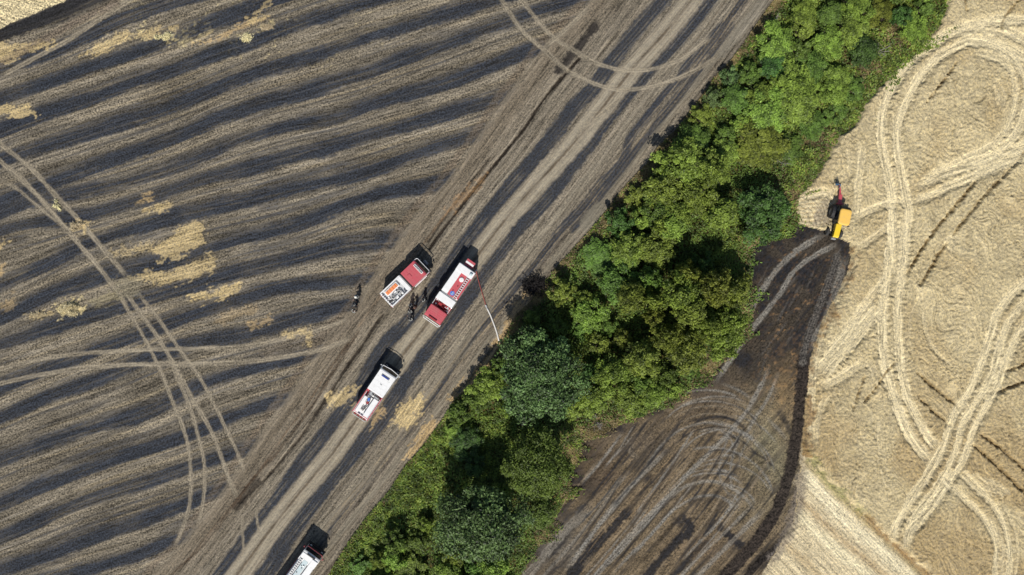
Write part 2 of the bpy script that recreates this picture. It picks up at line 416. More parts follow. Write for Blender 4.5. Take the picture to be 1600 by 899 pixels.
# main wheel track: a smooth pale band, two ruts, a ragged middle line
MT = [(1105,-30),(1081,0),(1037,54),(985,112),(940,170),(897,224),(837,290),(787,347),(756,387),(715,441),(675,497),(637,545),(590,610),(553,662),(516,713),(475,762),(437,809),(406,850),(370,899),(345,930)]
stroke(MT, 33, lt, .95, 6, .08, st=.38, gr=.2, bp=.3, zl=Z1)
stroke(MT, 4.0, alb(88, 76, 62), .8, 2.5, .35, zl=Z1, patch=.5, flow=False, dz=.05)
def shift(pts, d):
    q = spline(pts, 30); out = []
    for i in range(len(q)):
        a = q[max(0, i-1)]; b = q[min(len(q)-1, i+1)]; t = (b-a)/np.hypot(*(b-a)); out.append((q[i][0]+t[1]*d, q[i][1]-t[0]*d))
    return out
for d_ in (-9, 9): stroke(shift(MT, d_), 9, alb(170, 160, 140), .6, 4, .1, zl=Z1, dz=-.05, flow=False)
for d_ in (-13, -4, 5, 12): stroke(shift(MT, d_), 1.6, alb(110, 98, 82), .5, 2, .3, zl=Z1, patch=.7, flow=False)
# second smooth rut between dark bands, third on the hedge side
L2 = [(1150,-25),(1128,5),(1085,62),(1045,110),(1005,160),(968,210),(925,268),(880,328),(838,380),(795,436),(750,500),(712,555),(668,618),(628,676),(588,728),(550,775),(509,823),(480,868),(455,902)]
stroke(L2, 13, lt2, .75, 5, .12, st=.5, gr=.35, bp=.3, zl=Z1)
stroke(shift(L2, 3), 2, alb(90, 80, 68), .6, 2, .4, zl=Z1, patch=.5, flow=False)
L3 = [(1212,-25),(1180,5),(1140,62),(1112,98),(1090,128),(1060,168),(1018,216),(985,262),(945,312),(922,342),(890,375),(850,425),(815,470),(780,512),(742,560),(705,612),(672,655),(640,695),(600,748),(560,798),(525,842),(495,880),(480,902)]
stroke(shift(L3, 0), 8, alb(138, 130, 114), .75, 3, .1, st=.5, gr=.2, zl=Z1)
for d_, c_, w_ in ((-14, (160,142,114), 2.2), (-19, (70,62,54), 2.5), (-24, (165,148,120), 2.0), (-9, (84,76,68), 3.0), (22, (84, 74, 62), 2.5), (28, (150, 132, 105), 2.2)):
    stroke(shift(L3, d_), w_, alb(*c_), .7, 2, .5, zl=[1], patch=.6, flow=False)
_r = random.Random(11)
for d_ in range(-62, 108, 5):
    if abs(d_) < 14: continue
    stroke(shift(MT, d_+_r.uniform(-2, 2)), _r.uniform(1.4, 2.6), alb(*_r.choice([(172,162,142),(160,148,128),(84,80,76),(70,66,62),(98,86,72)])), .42, 1.8, .6, zl=[1], patch=.9, flow=False)
# grey smear on the headland where vehicles turned
stroke([(936,326),(925,338),(915,350)], 20, alb(130, 124, 110), .8, 8, .2, zl=Z1, flow=False, gr=.2)
stroke([(1192,4),(1160,44),(1128,84)], 15, alb(138, 131, 117), .8, 6, .2, zl=Z1, flow=False, gr=.2)
# old drainage furrows
br = alb(44, 38, 33)
stroke([(905,92),(887,112),(850,155),(822,197),(806,218),(769,262),(740,298),(712,334),(690,362),(672,388)], 4.5, br, .95, 2, .35, zl=Z1, dz=-.22, flow=False)
stroke([(930,40),(915,60),(900,78),(885,95),(872,108)], 14, alb(46, 43, 42), .9, 6, .35, zl=Z1, flow=False)
stroke([(765,247),(735,285),(712,316),(690,346),(668,378)], 3.2, br, .75, 2, .5, zl=Z1, dz=-.15, flow=False, patch=.4)
stroke([(598,492),(580,518),(566,540),(545,570),(525,600),(505,630),(487,656),(475,676),(452,705),(425,738),(400,762),(375,785)], 4.5, br, .9, 2, .4, zl=Z1, dz=-.2, flow=False, patch=.25)
stroke([(400,750),(385,770),(370,790)], 16, alb(58, 52, 46), .7, 7, .4, zl=Z1, flow=False)
stroke([(560,520),(530,565),(500,615),(469,660),(437,702),(390,756),(344,820),(312,858),(265,902)], 5, alb(74, 60, 48), .65, 3, .5, zl=Z1, flow=False, patch=.4)
stroke([(545,535),(510,585),(480,632),(450,672),(415,722),(370,780),(330,830),(290,878)], 3, alb(92, 74, 58), .6, 2, .5, zl=Z1, flow=False, patch=.5)
stroke([(700,330),(650,395),(600,455),(560,510)], 3, alb(150, 120, 88), .4, 2, .5, zl=Z1, flow=False, patch=.5)
# pale compacted edge of the headland
T1 = [(935,-5),(920,12),(897,37),(869,62),(847,85),(822,119),(784,169),(759,206),(706,281),(659,334),(619,387),(578,447),(560,480),(519,528),(487,575),(453,624),(406,690),(353,768),(312,821),(281,862),(250,893),(225,930)]
stroke(T1, 13, alb(138, 127, 110), .7, 6, .15, st=.5, gr=.35, bp=.3, zl=Z1)
stroke(shift(T1, -14), 11, alb(118, 104, 88), .5, 6, .3, zl=Z1, flow=False)
stroke([(600,470),(560,495),(520,515),(470,535),(420,552)], 26, alb(122, 112, 98), .6, 14, .2, zl=Z1, flow=False)
# --- wheel tracks over the left field
tk = alb(146, 136, 118)
T = [([(-30,195),(0,225),(47,262),(90,309),(131,353),(165,394),(200,434)], 8), ([(-20,235),(0,252),(19,269),(62,309),(97,350),(125,384),(150,412),(181,453),(200,481)], 8),
 ([(0,283),(25,294),(62,325),(97,354)], 5), ([(5,255),(40,284),(69,319),(110,362)], 5),
 ([(184,456),(203,490),(225,528),(241,559),(259,600),(272,634),(287,672),(294,699),(298,743),(297,784),(287,821),(272,857)], 6),
 ([(194,453),(219,490),(247,528),(269,565),(291,606),(309,637),(331,676),(344,709),(359,752),(372,780)], 7),
 ([(216,459),(244,494),(266,525),(287,556),(312,590),(334,631),(352,668),(366,696),(374,716),(383,740)], 6),
 ([(262,552),(281,600),(297,637),(308,676),(317,712),(320,749),(316,793),(309,821)], 6),
 ([(-20,583),(0,577),(62,562),(125,553),(187,549),(250,546),(312,545),(375,542),(437,531),(500,515),(545,498)], 7),
 ([(-20,606),(0,600),(47,589),(109,578),(187,571),(250,569),(312,569),(375,566),(437,559),(500,547),(550,528)], 8),
 ([(770,-25),(784,0),(815,47),(850,78),(881,106),(905,120),(940,135),(975,141),(1015,136),(1050,126),(1090,108),(1120,88)], 7),
 ([(800,-25),(815,0),(844,37),(869,62),(897,79),(925,96),(950,105),(975,110),(1015,109),(1050,99),(1072,88),(1112,56)], 7),
 ([(0,120),(41,98),(84,75),(109,61),(156,30),(194,6),(215,-8)], 8), ([(378,800),(379,830),(381,870)], 4), ([(398,790),(402,815),(405,840)], 4),
 ([(700,590),(740,560)], 2), ([(850,75),(880,50),(922,10)], 7), ([(972,150),(940,178),(900,210)], 6)]
for p, w_ in T:
    stroke(p, w_*.95, tk, .68, 3, .2, st=.6, gr=.3, bp=.2, zl=[0, 1], dz=-.02, fade=14)
    stroke(p, w_*.8, alb(168, 157, 137), .7, 1.3, .2, zl=[0, 1], flow=False, double=w_*.5, fade=20, patch=.45)
# --- unburnt straw patches
sg = alb(206, 184, 138); sgo = alb(190, 164, 122); sgb = alb(214, 197, 150)
for p, c_, a_ in [([(0,70),(30,69),(90,65),(72,76),(40,84),(12,98),(-30,105),(-30,72)], sg, .9), ([(131,83),(150,68),(187,53),(225,50),(278,41),(248,58),(205,60),(169,77),(134,88)], sg, .85),
 ([(300,67),(350,50),(406,24),(416,30),(359,55),(303,70)], sgo, .8), ([(250,60),(262,52),(275,60),(262,68)], sgb, .7), ([(-20,163),(20,166),(44,168),(58,180),(31,184),(-20,180)], sg, .95),
 ([(89,484),(100,472),(125,469),(131,481),(125,491),(94,496)], sgb, .95), ([(44,496),(80,486),(88,492),(60,500)], sg, .6), ([(140,470),(180,455),(190,468),(150,480)], alb(150,140,112), .6),
 ([(272,366),(303,347),(319,350),(317,378),(272,406),(247,409),(241,387)], sg, .85), ([(170,392),(197,386),(240,380),(240,392),(175,400)], sg, .5),
 ([(200,431),(237,423),(269,422),(328,399),(338,406),(337,420),(297,441),(256,444),(212,439)], sg, .8), ([(175,440),(205,428),(225,438),(215,460),(190,462)], alb(140,132,112), .75),
 ([(295,462),(316,455),(372,443),(373,453),(353,466),(312,471),(297,469)], sg, .95), ([(384,509),(422,496),(428,503),(394,513)], sgo, .7), ([(330,500),(370,480),(400,475),(400,490),(350,508)], sgo, .3),
 ([(438,522),(481,510),(488,528),(486,542),(474,540),(470,526),(440,528)], sg, .7), ([(222,305),(233,300),(238,310),(226,312)], sgo, .8), ([(225,328),(255,320),(268,319),(262,327),(232,334)], sg, .85), ([(216,316),(226,312),(224,322)], sgo, .6),
 ([(110,350),(135,346),(138,358),(115,360)], sg, .85), ([(-20,376),(11,378),(4,392),(-20,396)], sg, .9), ([(-20,412),(8,414),(4,430),(-20,436)], sgo, .7), ([(6,470),(24,462),(20,485),(4,488)], sgo, .5),
 ([(611,664),(622,636),(656,617),(664,632),(652,656),(639,670)], sg, .95), ([(509,619),(556,607),(556,621),(538,635),(509,631)], sg, .85), ([(650,683),(675,654),(685,662),(677,681),(652,705),(640,728),(634,716)], sgo, .95),
 ([(592,638),(607,624),(602,643),(588,660),(578,668)], sgo, .85), ([(700,625),(735,588),(760,560),(778,530),(802,478),(835,450),(842,462),(812,492),(792,530),(770,570),(745,600),(715,626)], sgo, .9), ([(385,30),(410,5),(420,0),(412,25),(395,40)], sg, .7),
 ([(760,268),(720,300),(700,330),(712,330),(745,298)], alb(160,128,92), .45), ([(280,60),(330,48),(320,62),(280,70)], sgb, .35), ([(405,38),(425,36),(428,46),(410,48)], sgb, .6), ([(370,55),(392,52),(395,66),(378,66)], sgb, .4)]:
    poly(p, c_, a_*.9, 5, 7, st=.9, gr=.5, bp=1., zl=[0, 1])
# bright sparse flecks of straw near the top left
m = sstep(.42, .6, pn(X/.5, Y/.5, 101)*.7+pn(X/4, Y/4, 103)*.5)*(zone == 0)*np.exp(-((PX-330)/230)**2-((PY-55)/45)**2)
C += (sgb-C)*m[..., None]*.9
# unburnt corner and the black burn edge below it
m6 = zone == 6; C[m6] = (alb(216, 200, 160)*(1+.25*t1+.15*nB)[..., None])[m6]; FA[m6] = (X*.4+Y)[m6]; FL[m6] = (X-Y*.4)[m6]
stroke([(-60,80),(0,56),(47,36),(94,14),(150,-14),(220,-48)], 19, 'char', 1.0, 6, .3, gr=.8, zl=[0], flow=False)
stroke([(0,100),(60,66),(120,34),(180,4)], 12, alb(112, 98, 86), .5, 8, .3, zl=[0], flow=False)

# --- hedge bottom
hz = zone == 2
C[hz] = (alb(92, 84, 52)*(1+.4*nB+.3*nC)[..., None])[hz]; ST[hz] = .1; GR[hz] = .7; BP[hz] = 1.0

# --- burnt clearing
cz = zone == 3
ang = R_(50); AC3 = X*math.sin(ang)-Y*math.cos(ang); AL3 = X*math.cos(ang)+Y*math.sin(ang)
FA[cz] = AC3[cz]; FL[cz] = AL3[cz]
b3 = alb(118, 104, 84)*(1+.60*fbm(AC3/.8, AL3/9., 111, 3)+.45*nB+.35*nA+.2*nC)[..., None]
C[cz] = b3[cz]; ST[cz] = .6; GR[cz] = .62; BP[cz] = .8
upm = sstep(640, 560, PY)*cz
blk_ = alb(68, 62, 55)*(1+.5*nB+.3*t1)[..., None]; C += (blk_-C)*(upm*.93)[..., None]
fl = sstep(.28, .55, nB*.8+nC*.5+nA*.4+.08)*upm*sstep(1160, 1225, PX)*.8; C += (alb(168, 132, 92)-C)*fl[..., None]
fl = sstep(.02, .4, nB*.8+nC*.3+nA*.3)*cz*(np.exp(-((PX-1222)/42)**2-((PY-590)/52)**2)+.8*np.exp(-((PX-1240)/30)**2-((PY-500)/60)**2)); C += (alb(172, 136, 96)-C)*fl[..., None]
Z3 = [3]
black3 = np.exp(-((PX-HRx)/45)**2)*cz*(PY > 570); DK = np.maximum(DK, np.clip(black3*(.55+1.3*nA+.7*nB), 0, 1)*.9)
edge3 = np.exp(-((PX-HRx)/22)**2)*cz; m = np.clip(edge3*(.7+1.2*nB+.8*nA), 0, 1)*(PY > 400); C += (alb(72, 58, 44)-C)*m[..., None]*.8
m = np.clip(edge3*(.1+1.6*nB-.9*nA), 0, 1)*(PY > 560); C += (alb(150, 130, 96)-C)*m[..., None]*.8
DK = np.maximum(DK, sstep(-.02, .38, fbm(AC3/.9, AL3/11., 115, 3)+.2*nB)*cz*.66*sstep(570, 640, PY))
DK = np.maximum(DK, sstep(-.35, .3, nA+.5*nB)*cz*.85*sstep(660, 560, PY))
gp = alb(138, 134, 112)
for cx, cy, rx, ry, c_, a_ in [(1205,700,42,85,(134,128,104),.8), (1228,610,22,60,(150,126,92),.7), (1010,690,40,28,(104,94,82),.7), (935,735,35,35,(66,54,46),.8), (1105,625,50,28,(112,98,84),.5), (1170,800,30,40,(122,112,92),.5), (870,850,45,40,(128,122,112),.75), (1080,680,60,40,(110,96,80),.3), (1100,850,50,30,(110,92,74),.4)]:
    m = np.exp(-((PX-cx)/rx)**2-((PY-cy)/ry)**2)*(.75+.8*nA+.4*nB)*cz*a_; m = np.clip(m, 0, 1); C += (alb(*c_)-C)*m[..., None]; DK = DK*(1-.7*m*(np.sum(c_) > 280))
dk3 = 'char'
for p, w_, a_ in [([(985,792),(968,815),(946,838),(925,858),(905,880),(888,905)], 15, .95), ([(1062,800),(1078,826),(1060,846),(1035,872),(1012,900)], 13, .9), ([(1120,818),(1135,834),(1150,846),(1166,860)], 13, .95), ([(1113,836),(1095,856),(1070,882),(1050,905)], 8, .7),
  ([(1052,806),(1062,816),(1072,830)], 14, .7), ([(1020,738),(1008,750),(1000,752)], 11, .8), ([(1030,715),(1050,700)], 9, .6), ([(918,790),(905,805),(895,820)], 14, .5), ([(1108,620),(1128,622)], 7, .9), ([(1062,766),(1040,786),(1012,812),(990,838)], 6, .8), ([(1136,770),(1146,778)], 14, .7), ([(870,882),(850,905)], 12, .6), ([(1190,775),(1196,790)], 8, .5), ([(900,815),(880,845),(855,872)], 9, .7), ([(1215,640),(1232,668),(1238,690)], 8, .6),
  ([(965,790),(945,812),(920,838),(890,868),(868,895)], 5, .6), ([(1000,812),(975,840),(945,872),(920,900)], 4, .6), ([(1085,810),(1060,838),(1040,862)], 3, .4), ([(1130,850),(1100,880),(1085,900)], 5, .5)]:
    stroke(p, w_, dk3, a_, 6, .5, zl=Z3, flow=False, gr=.8, fade=12)
g3 = alb(140, 137, 130); g3w = alb(140, 126, 106)
TR3 = [([(1290,364),(1247,391),(1213,423),(1187,460),(1163,502)], 9, .8), ([(1310,380),(1273,400),(1240,425),(1220,457),(1187,500),(1160,535),(1137,569),(1115,602)], 8, .85), ([(1203,575),(1180,620),(1163,647),(1133,683),(1093,723),(1063,753),(1013,806),(966,859),(930,902)], 7, .75), ([(1217,580),(1200,623),(1180,653),(1160,690)], 5, .7),
 ([(1013,725),(1030,700),(1056,676),(1085,664),(1113,661),(1139,670)], 3.5, .8), ([(1046,700),(1013,733),(980,766),(946,806),(913,853),(885,895)], 7, .65), ([(1040,690),(1018,716),(1000,742),(960,790),(930,830),(880,893)], 4, .6), ([(946,886),(980,849),(1013,813),(1046,778),(1072,760),(1106,752),(1139,760),(1166,780),(1180,800)], 6, .75), ([(956,899),(986,866),(1013,839),(1046,803),(1066,788),(1089,777),(1119,775),(1146,787),(1158,800)], 4, .85),
 ([(1146,667),(1129,706),(1124,740),(1134,766),(1149,788)], 3, .8), ([(1163,673),(1146,710),(1141,743),(1146,773)], 3, .8), ([(1185,665),(1160,705),(1152,735)], 3, .6), ([(1120,597),(1150,608),(1172,622),(1182,630)], 4, .7), ([(1195,650),(1215,670),(1232,690)], 5, .6), ([(990,690),(985,705),(1000,720)], 8, .4), ([(1010,690),(1008,710)], 4, .4), ([(1195,795),(1160,830),(1120,870),(1085,905)], 8, .6), ([(1175,790),(1135,830),(1100,862),(1062,902)], 5, .7), ([(1215,600),(1202,640)], 3, .6),
 ([(1265,560),(1275,530),(1292,492),(1310,440),(1322,395)], 13, .55), ([(820,905),(860,856),(900,812),(925,785)], 15, .5), ([(845,905),(885,860),(930,806),(960,765),(985,735)], 5, .5)]
for p, w_, a_ in TR3:
    stroke(p, w_, g3, a_*.75, 3.0, .25, zl=[3, 4], dz=-.03, st=.8, gr=.7, fade=26)
    if w_ > 4: stroke(p, w_*.9, alb(158, 152, 140), a_*.5, 1.5, .2, zl=[3, 4], double=w_*.5, flow=False, fade=30, patch=.4)
_r = random.Random(5)
for k in range(34):     # overlapping turning marks of the vehicles
    cx_, cy_ = _r.choice([(1112, 712), (1120, 800), (1125, 745)]); cx_ += _r.uniform(-14, 14); cy_ += _r.uniform(-10, 10); r0 = _r.uniform(22, 98); t0 = _r.uniform(.0, 1.2); t1_ = t0+_r.uniform(.7, 1.9)
    stroke([(cx_+r0*1.1*math.cos(t), cy_-r0*math.sin(t)) for t in np.linspace(t0, t1_, 7)], _r.uniform(1.5, 3.5), g3 if k % 3 else 'char', .7, 1.8, .4, zl=Z3, flow=False, patch=.4, fade=12)
for k in range(44):     # straight runs fanning to the lower left
    x0 = _r.uniform(930, 1215); y0 = _r.uniform(650, 800); L_ = _r.uniform(60, 190); a_ = R_(_r.uniform(47, 58))
    stroke([(x0, y0), (x0-L_*.5*math.cos(a_)+3, y0+L_*.5*math.sin(a_)), (x0-L_*math.cos(a_), y0+L_*math.sin(a_))], _r.uniform(1.5, 4.5), _r.choice([g3, g3, g3w, 'char', 'char', 'char']), .7, 2.2, .5, zl=Z3, flow=False, patch=.4, fade=15)
for k in range(26):
    x0 = _r.uniform(1195, 1320); y0 = _r.uniform(380, 560); L_ = _r.uniform(30, 90); a_ = R_(_r.uniform(48, 70))
    stroke([(x0, y0), (x0-L_*math.cos(a_), y0+L_*math.sin(a_))], _r.uniform(1.5, 3.5), _r.choice([alb(96, 92, 88), 'char', alb(70, 64, 58)]), .6, 2.2, .5, zl=Z3, flow=False, patch=.4, fade=10)
for k in range(9):      # fan of fine turning marks
    r0 = 40+k*6.2; cxx, cyy = 1112, 702
    stroke([(cxx+r0*1.25*math.cos(t), cyy-r0*.95*math.sin(t)) for t in np.linspace(.35+.05*k, 2.3, 8)], 1.6, alb(*( (140,130,114) if k % 2 else (58, 52, 48))), .6, 1.6, .5, zl=Z3, flow=False, patch=.4)
for k in range(7):
    o = k*9
    stroke([(1046+o*.4, 705+o), (1000+o*.3, 755+o), (950+o*.2, 812+o), (905+o*.1, 870+o)], 1.6, alb(*((150,128,100) if k % 2 else (70, 60, 52))), .6, 1.6, .5, zl=Z3, flow=False, patch=.4)
# freshly turned dark soil ribbons
def soil(p, w_, c_, dzz):
    r = stroke(p, w_, c_, .96, 2.5, .14, zl=[3, 4, 5], st=.05, gr=1.0, bp=1.0, flow=False)
    blk, m = r; i0, i1, j0, j1 = blk
    H[i0:i1, j0:j1] += m*(dzz+.10*np.abs(nC[i0:i1, j0:j1])+.08*nB[i0:i1, j0:j1])
soil([(1254,566),(1252,600),(1249,640),(1241,700),(1231,746),(1211,800),(1181,846),(1148,883),(1128,905),(1100,935)], 19, alb(56, 50, 46), .10)
soil([(1248,828),(1230,842),(1212,856),(1190,874),(1170,896),(1160,912)], 12, alb(44, 40, 38), .12)
soil([(1308,402),(1300,427),(1287,460),(1272,500),(1260,535),(1254,566)], 12, alb(96, 92, 86), 0)
for d_ in (-4, 0, 4): stroke(shift([(1308,402),(1300,427),(1287,460),(1272,500),(1260,535),(1254,566)], d_), 1.8, alb(66, 62, 60), .7, 1.5, .4, zl=[3, 4], flow=False, patch=.3)

# --- pale straw strip at the bottom
s5 = zone == 5
ang = R_(-46); AC5 = X*math.sin(ang)-Y*math.cos(ang); AL5 = X*math.cos(ang)+Y*math.sin(ang)
FA[s5] = AC5[s5]; FL[s5] = AL5[s5]
C[s5] = (alb(216, 200, 164)*(1+.22*nA+.2*fbm(AC5/1.1, AL5/9., 121, 3)+.16*nB)[..., None])[s5]; ST[s5] = .7; GR[s5] = .45; BP[s5] = .7
for p, w_, c_, a_ in [([(1262,745),(1300,790),(1340,828),(1385,868),(1425,905)], 15, (244,232,196), .85), ([(1252,810),(1290,845),(1330,878),(1365,905)], 12, (242,230,192), .8), ([(1250,780),(1300,830),(1350,872),(1390,905)], 7, (176,148,108), .6), ([(1225,850),(1260,880),(1285,905)], 9, (186,160,118), .5),
 ([(1262,722),(1300,764),(1350,812),(1400,858),(1445,902)], 9, (150,132,86), .7), ([(1252,745),(1248,780),(1232,830),(1210,870)], 13, (128,120,112), .7), ([(1270,735),(1310,775),(1360,822)], 4, (186,176,130), .5), ([(1340,800),(1380,838),(1420,872)], 5, (168,132,92), .5)]:
    stroke(p, w_*1.3, alb(*c_), a_*.8, 9, .5, zl=[5, 3, 4], flow=False)

for q_, zz, cc in ((wob*2.0+16, 4, alb(208, 186, 142)), (wob*2.0-14, 5, alb(198, 178, 138))):
    m = (1-sstep(3, 16, np.abs(PX-SRx+q_)))*(zone == zz)*(PY > 690)*.8
    if zz == 5: C += (cc-C)*m[..., None]
# --- wheat
wz = zone == 4
wn = fbm(X/6., Y/6., 131, 2); ang = wn*2.2+.7
u_ = X+1.2*fbm(X/4., Y/4., 133, 2)*2; v_ = Y+1.2*fbm(X/4., Y/4., 135, 2)*2
FA[wz] = (u_*.8+v_*.6)[wz]; FL[wz] = (v_*.8-u_*.6)[wz]
C[wz] = (alb(207, 191, 152)*(1+.12*nA+.10*nD)[..., None])[wz]; ST[wz] = .5; GR[wz] = .36; BP[wz] = 1.0
C += (alb(178, 156, 116)-C)*(wz*sstep(540, 720, PY)*sstep(-.1, .3, nD+.25))[..., None]*.75
C += (alb(186, 166, 126)-C)*(wz*sstep(0, .45, fbm(X/7., Y/7., 211, 2)))[..., None]*.55
rid = 1-np.abs(fbm(u_/.62, v_/.62, 141, 2))*2.6; rid2 = 1-np.abs(fbm(u_/.33, v_/.30, 145, 2))*2.4
rough = .5+.5*sstep(-.3, .4, fbm(X/5., Y/5., 147, 2))
# height of the standing crop above the soil
gap = sstep(.35, -.5, rid*.6+rid2*.5+.25*nC)
C[wz] = (C*(1-.42*gap*rough)[..., None])[wz]  # gaps darkened in the colour, for their shade and the darker stems
HW = .50+.12*rid*rough+.16*rid2*rough+.07*nC+.08*nA
edge = np.clip((PX-np.where(low, CRx, HRx)+wob*.5)/6., 0, 1)*np.where(PY > 700, np.clip((PX-SRx+wob*.4)/6., 0, 1), 1)
H += np.where(wz, HW*edge, 0)
flat = alb(232, 217, 178)
def wtrack(p, w_, a_=.85, c_=flat, dz=-.32, soft=6.5, wobble=.24):
    w_ *= 1.35
    stroke(p, w_+3, None, .5, 4, .2, zl=[4], dz=dz*.3, flow=False)
    r = stroke(p, w_, c_, a_*.92, soft, wobble, zl=[4], st=.9, gr=.4, bp=.7, fade=18)
    if r is None: return
    blk, m = r; i0, i1, j0, j1 = blk
    base = .10+.10*pn(FA[i0:i1, j0:j1]*2.2, FL[i0:i1, j0:j1]/3., 151)
    H[i0:i1, j0:j1] += m*(base-H[i0:i1, j0:j1])*.9
WT = [([(1640,48),(1600,34),(1537,36),(1487,50),(1450,74),(1412,106),(1390,140),(1378,175),(1375,222),(1382,262),(1390,300),(1392,350),(1387,400),(1383,450),(1377,487),(1377,525),(1380,562),(1388,600),(1401,637),(1417,676),(1435,702),(1454,724)], 13, .85),
 ([(1640,115),(1597,90),(1562,72),(1525,64),(1495,73),(1462,93),(1437,120),(1418,152),(1403,187),(1400,222),(1405,262),(1412,300),(1417,337),(1412,387),(1407,437),(1402,470),(1401,500),(1402,537),(1408,590),(1418,625),(1438,667),(1464,704)], 12, .85),
 ([(1600,66),(1560,54),(1520,50),(1480,60),(1440,88)], 10, .6), ([(1500,66),(1545,72),(1580,92),(1598,125),(1600,165),(1588,205),(1555,240),(1510,262)], 11, .75), ([(1520,84),(1555,92),(1578,115),(1584,150),(1576,190),(1550,226),(1500,252),(1440,282)], 10, .65), ([(1560,44),(1600,66),(1622,110),(1625,170),(1608,215),(1575,248)], 12, .7), ([(1650,225),(1597,232),(1537,255),(1475,272),(1425,296)], 13, .65), ([(1650,220),(1597,246),(1550,264),(1487,290),(1450,306),(1420,316)], 11, .8), ([(1410,318),(1380,320),(1350,332),(1328,346)], 10, .7), ([(1395,350),(1362,372),(1332,392)], 9, .5),
 ([(1640,395),(1600,440),(1580,458),(1557,487),(1545,525),(1530,570),(1512,612),(1487,650),(1472,697),(1450,737),(1420,782),(1397,825),(1388,852)], 12, .8), ([(1630,430),(1600,470),(1575,500),(1560,537),(1547,587),(1525,625),(1500,667),(1488,712),(1465,755),(1432,800),(1410,835)], 11, .75), ([(1640,455),(1605,500),(1587,525),(1570,562),(1557,600),(1537,637),(1517,675),(1505,712),(1478,757),(1447,800),(1420,828),(1412,862)], 11, .8),
 ([(1470,745),(1500,775),(1525,797),(1545,827),(1554,855),(1552,905)], 8, .8), ([(1495,735),(1537,775),(1560,807),(1572,839),(1575,875),(1572,905)], 9, .8), ([(1540,800),(1556,830),(1564,860),(1562,905)], 5, .6), ([(1560,780),(1580,820),(1587,860),(1583,905)], 4, .6),
 ([(1395,340),(1400,400),(1395,450)], 22, .35), ([(1345,222),(1342,262),(1338,300),(1336,345)], 11, .55), ([(1322,225),(1326,262),(1318,282)], 8, .45), ([(1372,474),(1340,512),(1310,550),(1278,590)], 24, .7), ([(1385,430),(1350,475),(1325,510),(1285,560)], 12, .55), ([(1352,560),(1310,590),(1275,606)], 13, .6),
 ([(1335,400),(1318,440),(1300,478),(1282,525),(1270,570),(1266,620),(1264,690)], 8, .65), ([(1300,610),(1278,650),(1272,700)], 6, .5), ([(1286,615),(1270,660)], 5, .6), ([(1440,480),(1445,520),(1458,548),(1490,578)], 5, .5), ([(1430,470),(1420,500),(1416,540)], 4, .4),
 ([(1350,560),(1362,580),(1366,600)], 8, .5), ([(1375,650),(1372,690),(1378,720)], 10, .3), ([(1500,380),(1488,372),(1478,380),(1492,396)], 10, .5), ([(1545,128),(1560,150),(1556,175)], 14, .3), ([(1290,228),(1272,262),(1262,300)], 6, .35), ([(1250,310),(1285,300),(1300,306)], 12, .6)]
for p, w_, a_ in WT: wtrack(p, w_, a_)
# flattened fan west of the tractor
poly([(1245,312),(1270,300),(1300,296),(1302,350),(1262,358),(1248,352)], flat, .8, 6, 5, st=.9, gr=.3, zl=[4], dz=-.3)
for k in range(7): stroke([(1250, 314+k*6.5), (1275, 312+k*6.8), (1298, 316+k*5)], 2, alb(176, 150, 108), .6, 2, .5, zl=[4], flow=False, patch=.4, dz=-.06)
poly([(1268,322),(1292,312),(1300,350),(1272,352)], alb(140, 130, 118), .6, 8, 5, zl=[4])
poly([(1505,735),(1550,748),(1575,765),(1560,775),(1520,762)], flat, .5, 6, 4, zl=[4], dz=-.15)
# deep dark drill gaps
for p, w_ in [([(1522,283),(1487,325),(1462,355),(1440,385),(1413,428)], 5), ([(1630,205),(1600,240),(1570,270),(1525,317),(1487,366)], 5), ([(1476,380),(1455,412),(1435,444)], 5), ([(1432,620),(1460,647),(1484,664)], 4), ([(1432,582),(1450,600),(1497,637)], 4), ([(1528,676),(1562,702),(1600,735),(1640,775)], 5), ([(1518,695),(1555,727),(1600,772),(1640,815)], 5), ([(1568,580),(1600,567),(1640,550)], 4), ([(1556,612),(1600,594),(1640,575)], 4), ([(1490,100),(1475,122),(1445,160)], 3), ([(1508,20),(1505,5),(1508,-15)], 3), ([(1590,0),(1570,25),(1560,50)], 3), ([(1400,560),(1370,600),(1345,630)], 3), ([(1350,580),(1340,610),(1330,640)], 2.5)]:
    stroke(p, w_-.5, alb(128, 108, 74), .8, 3, .8, zl=[4], flow=False, patch=.7, fade=16)
    blk, D, SG, AL = dist_field(p, w_/2+5); i0, i1, j0, j1 = blk
    if D.size: m = (1-sstep(w_/2-2, w_/2+1.5, D+nC[i0:i1, j0:j1]*2.2+nB[i0:i1, j0:j1]*3))*.8*(zone[i0:i1, j0:j1] == 4); H[i0:i1, j0:j1] += m*(.06-H[i0:i1, j0:j1])
# grass line along the crop edge is real green growth
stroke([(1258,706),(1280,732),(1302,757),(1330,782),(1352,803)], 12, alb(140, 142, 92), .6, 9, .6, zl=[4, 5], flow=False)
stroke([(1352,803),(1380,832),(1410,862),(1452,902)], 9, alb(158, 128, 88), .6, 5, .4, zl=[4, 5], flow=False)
m = wz*(np.random.default_rng(5).random((NY, NX)) < .002); C[m] *= .7

m = np.exp(-((PX-CRx-wob*1.6)/9)**2)*wz*(PY > 385)*(PY < 720)*(.5+1.0*nB+.8*nA); C += (alb(150, 122, 86)-C)*np.clip(m, 0, .8)[..., None]
m = (1-sstep(4, 20, PX-SRx+wob*1.5-2))*wz*(PY > 715)*np.clip(.5+nB+.8*nA, 0, 1); C += (alb(214, 196, 156)-C)*m[..., None]; m = (1-sstep(0, 22, np.abs(PX-CRx+wob*1.5)))*s5*np.clip(.6+nB+.8*nA, 0, 1); C += (alb(138, 126, 108)-C)*m[..., None]*.85
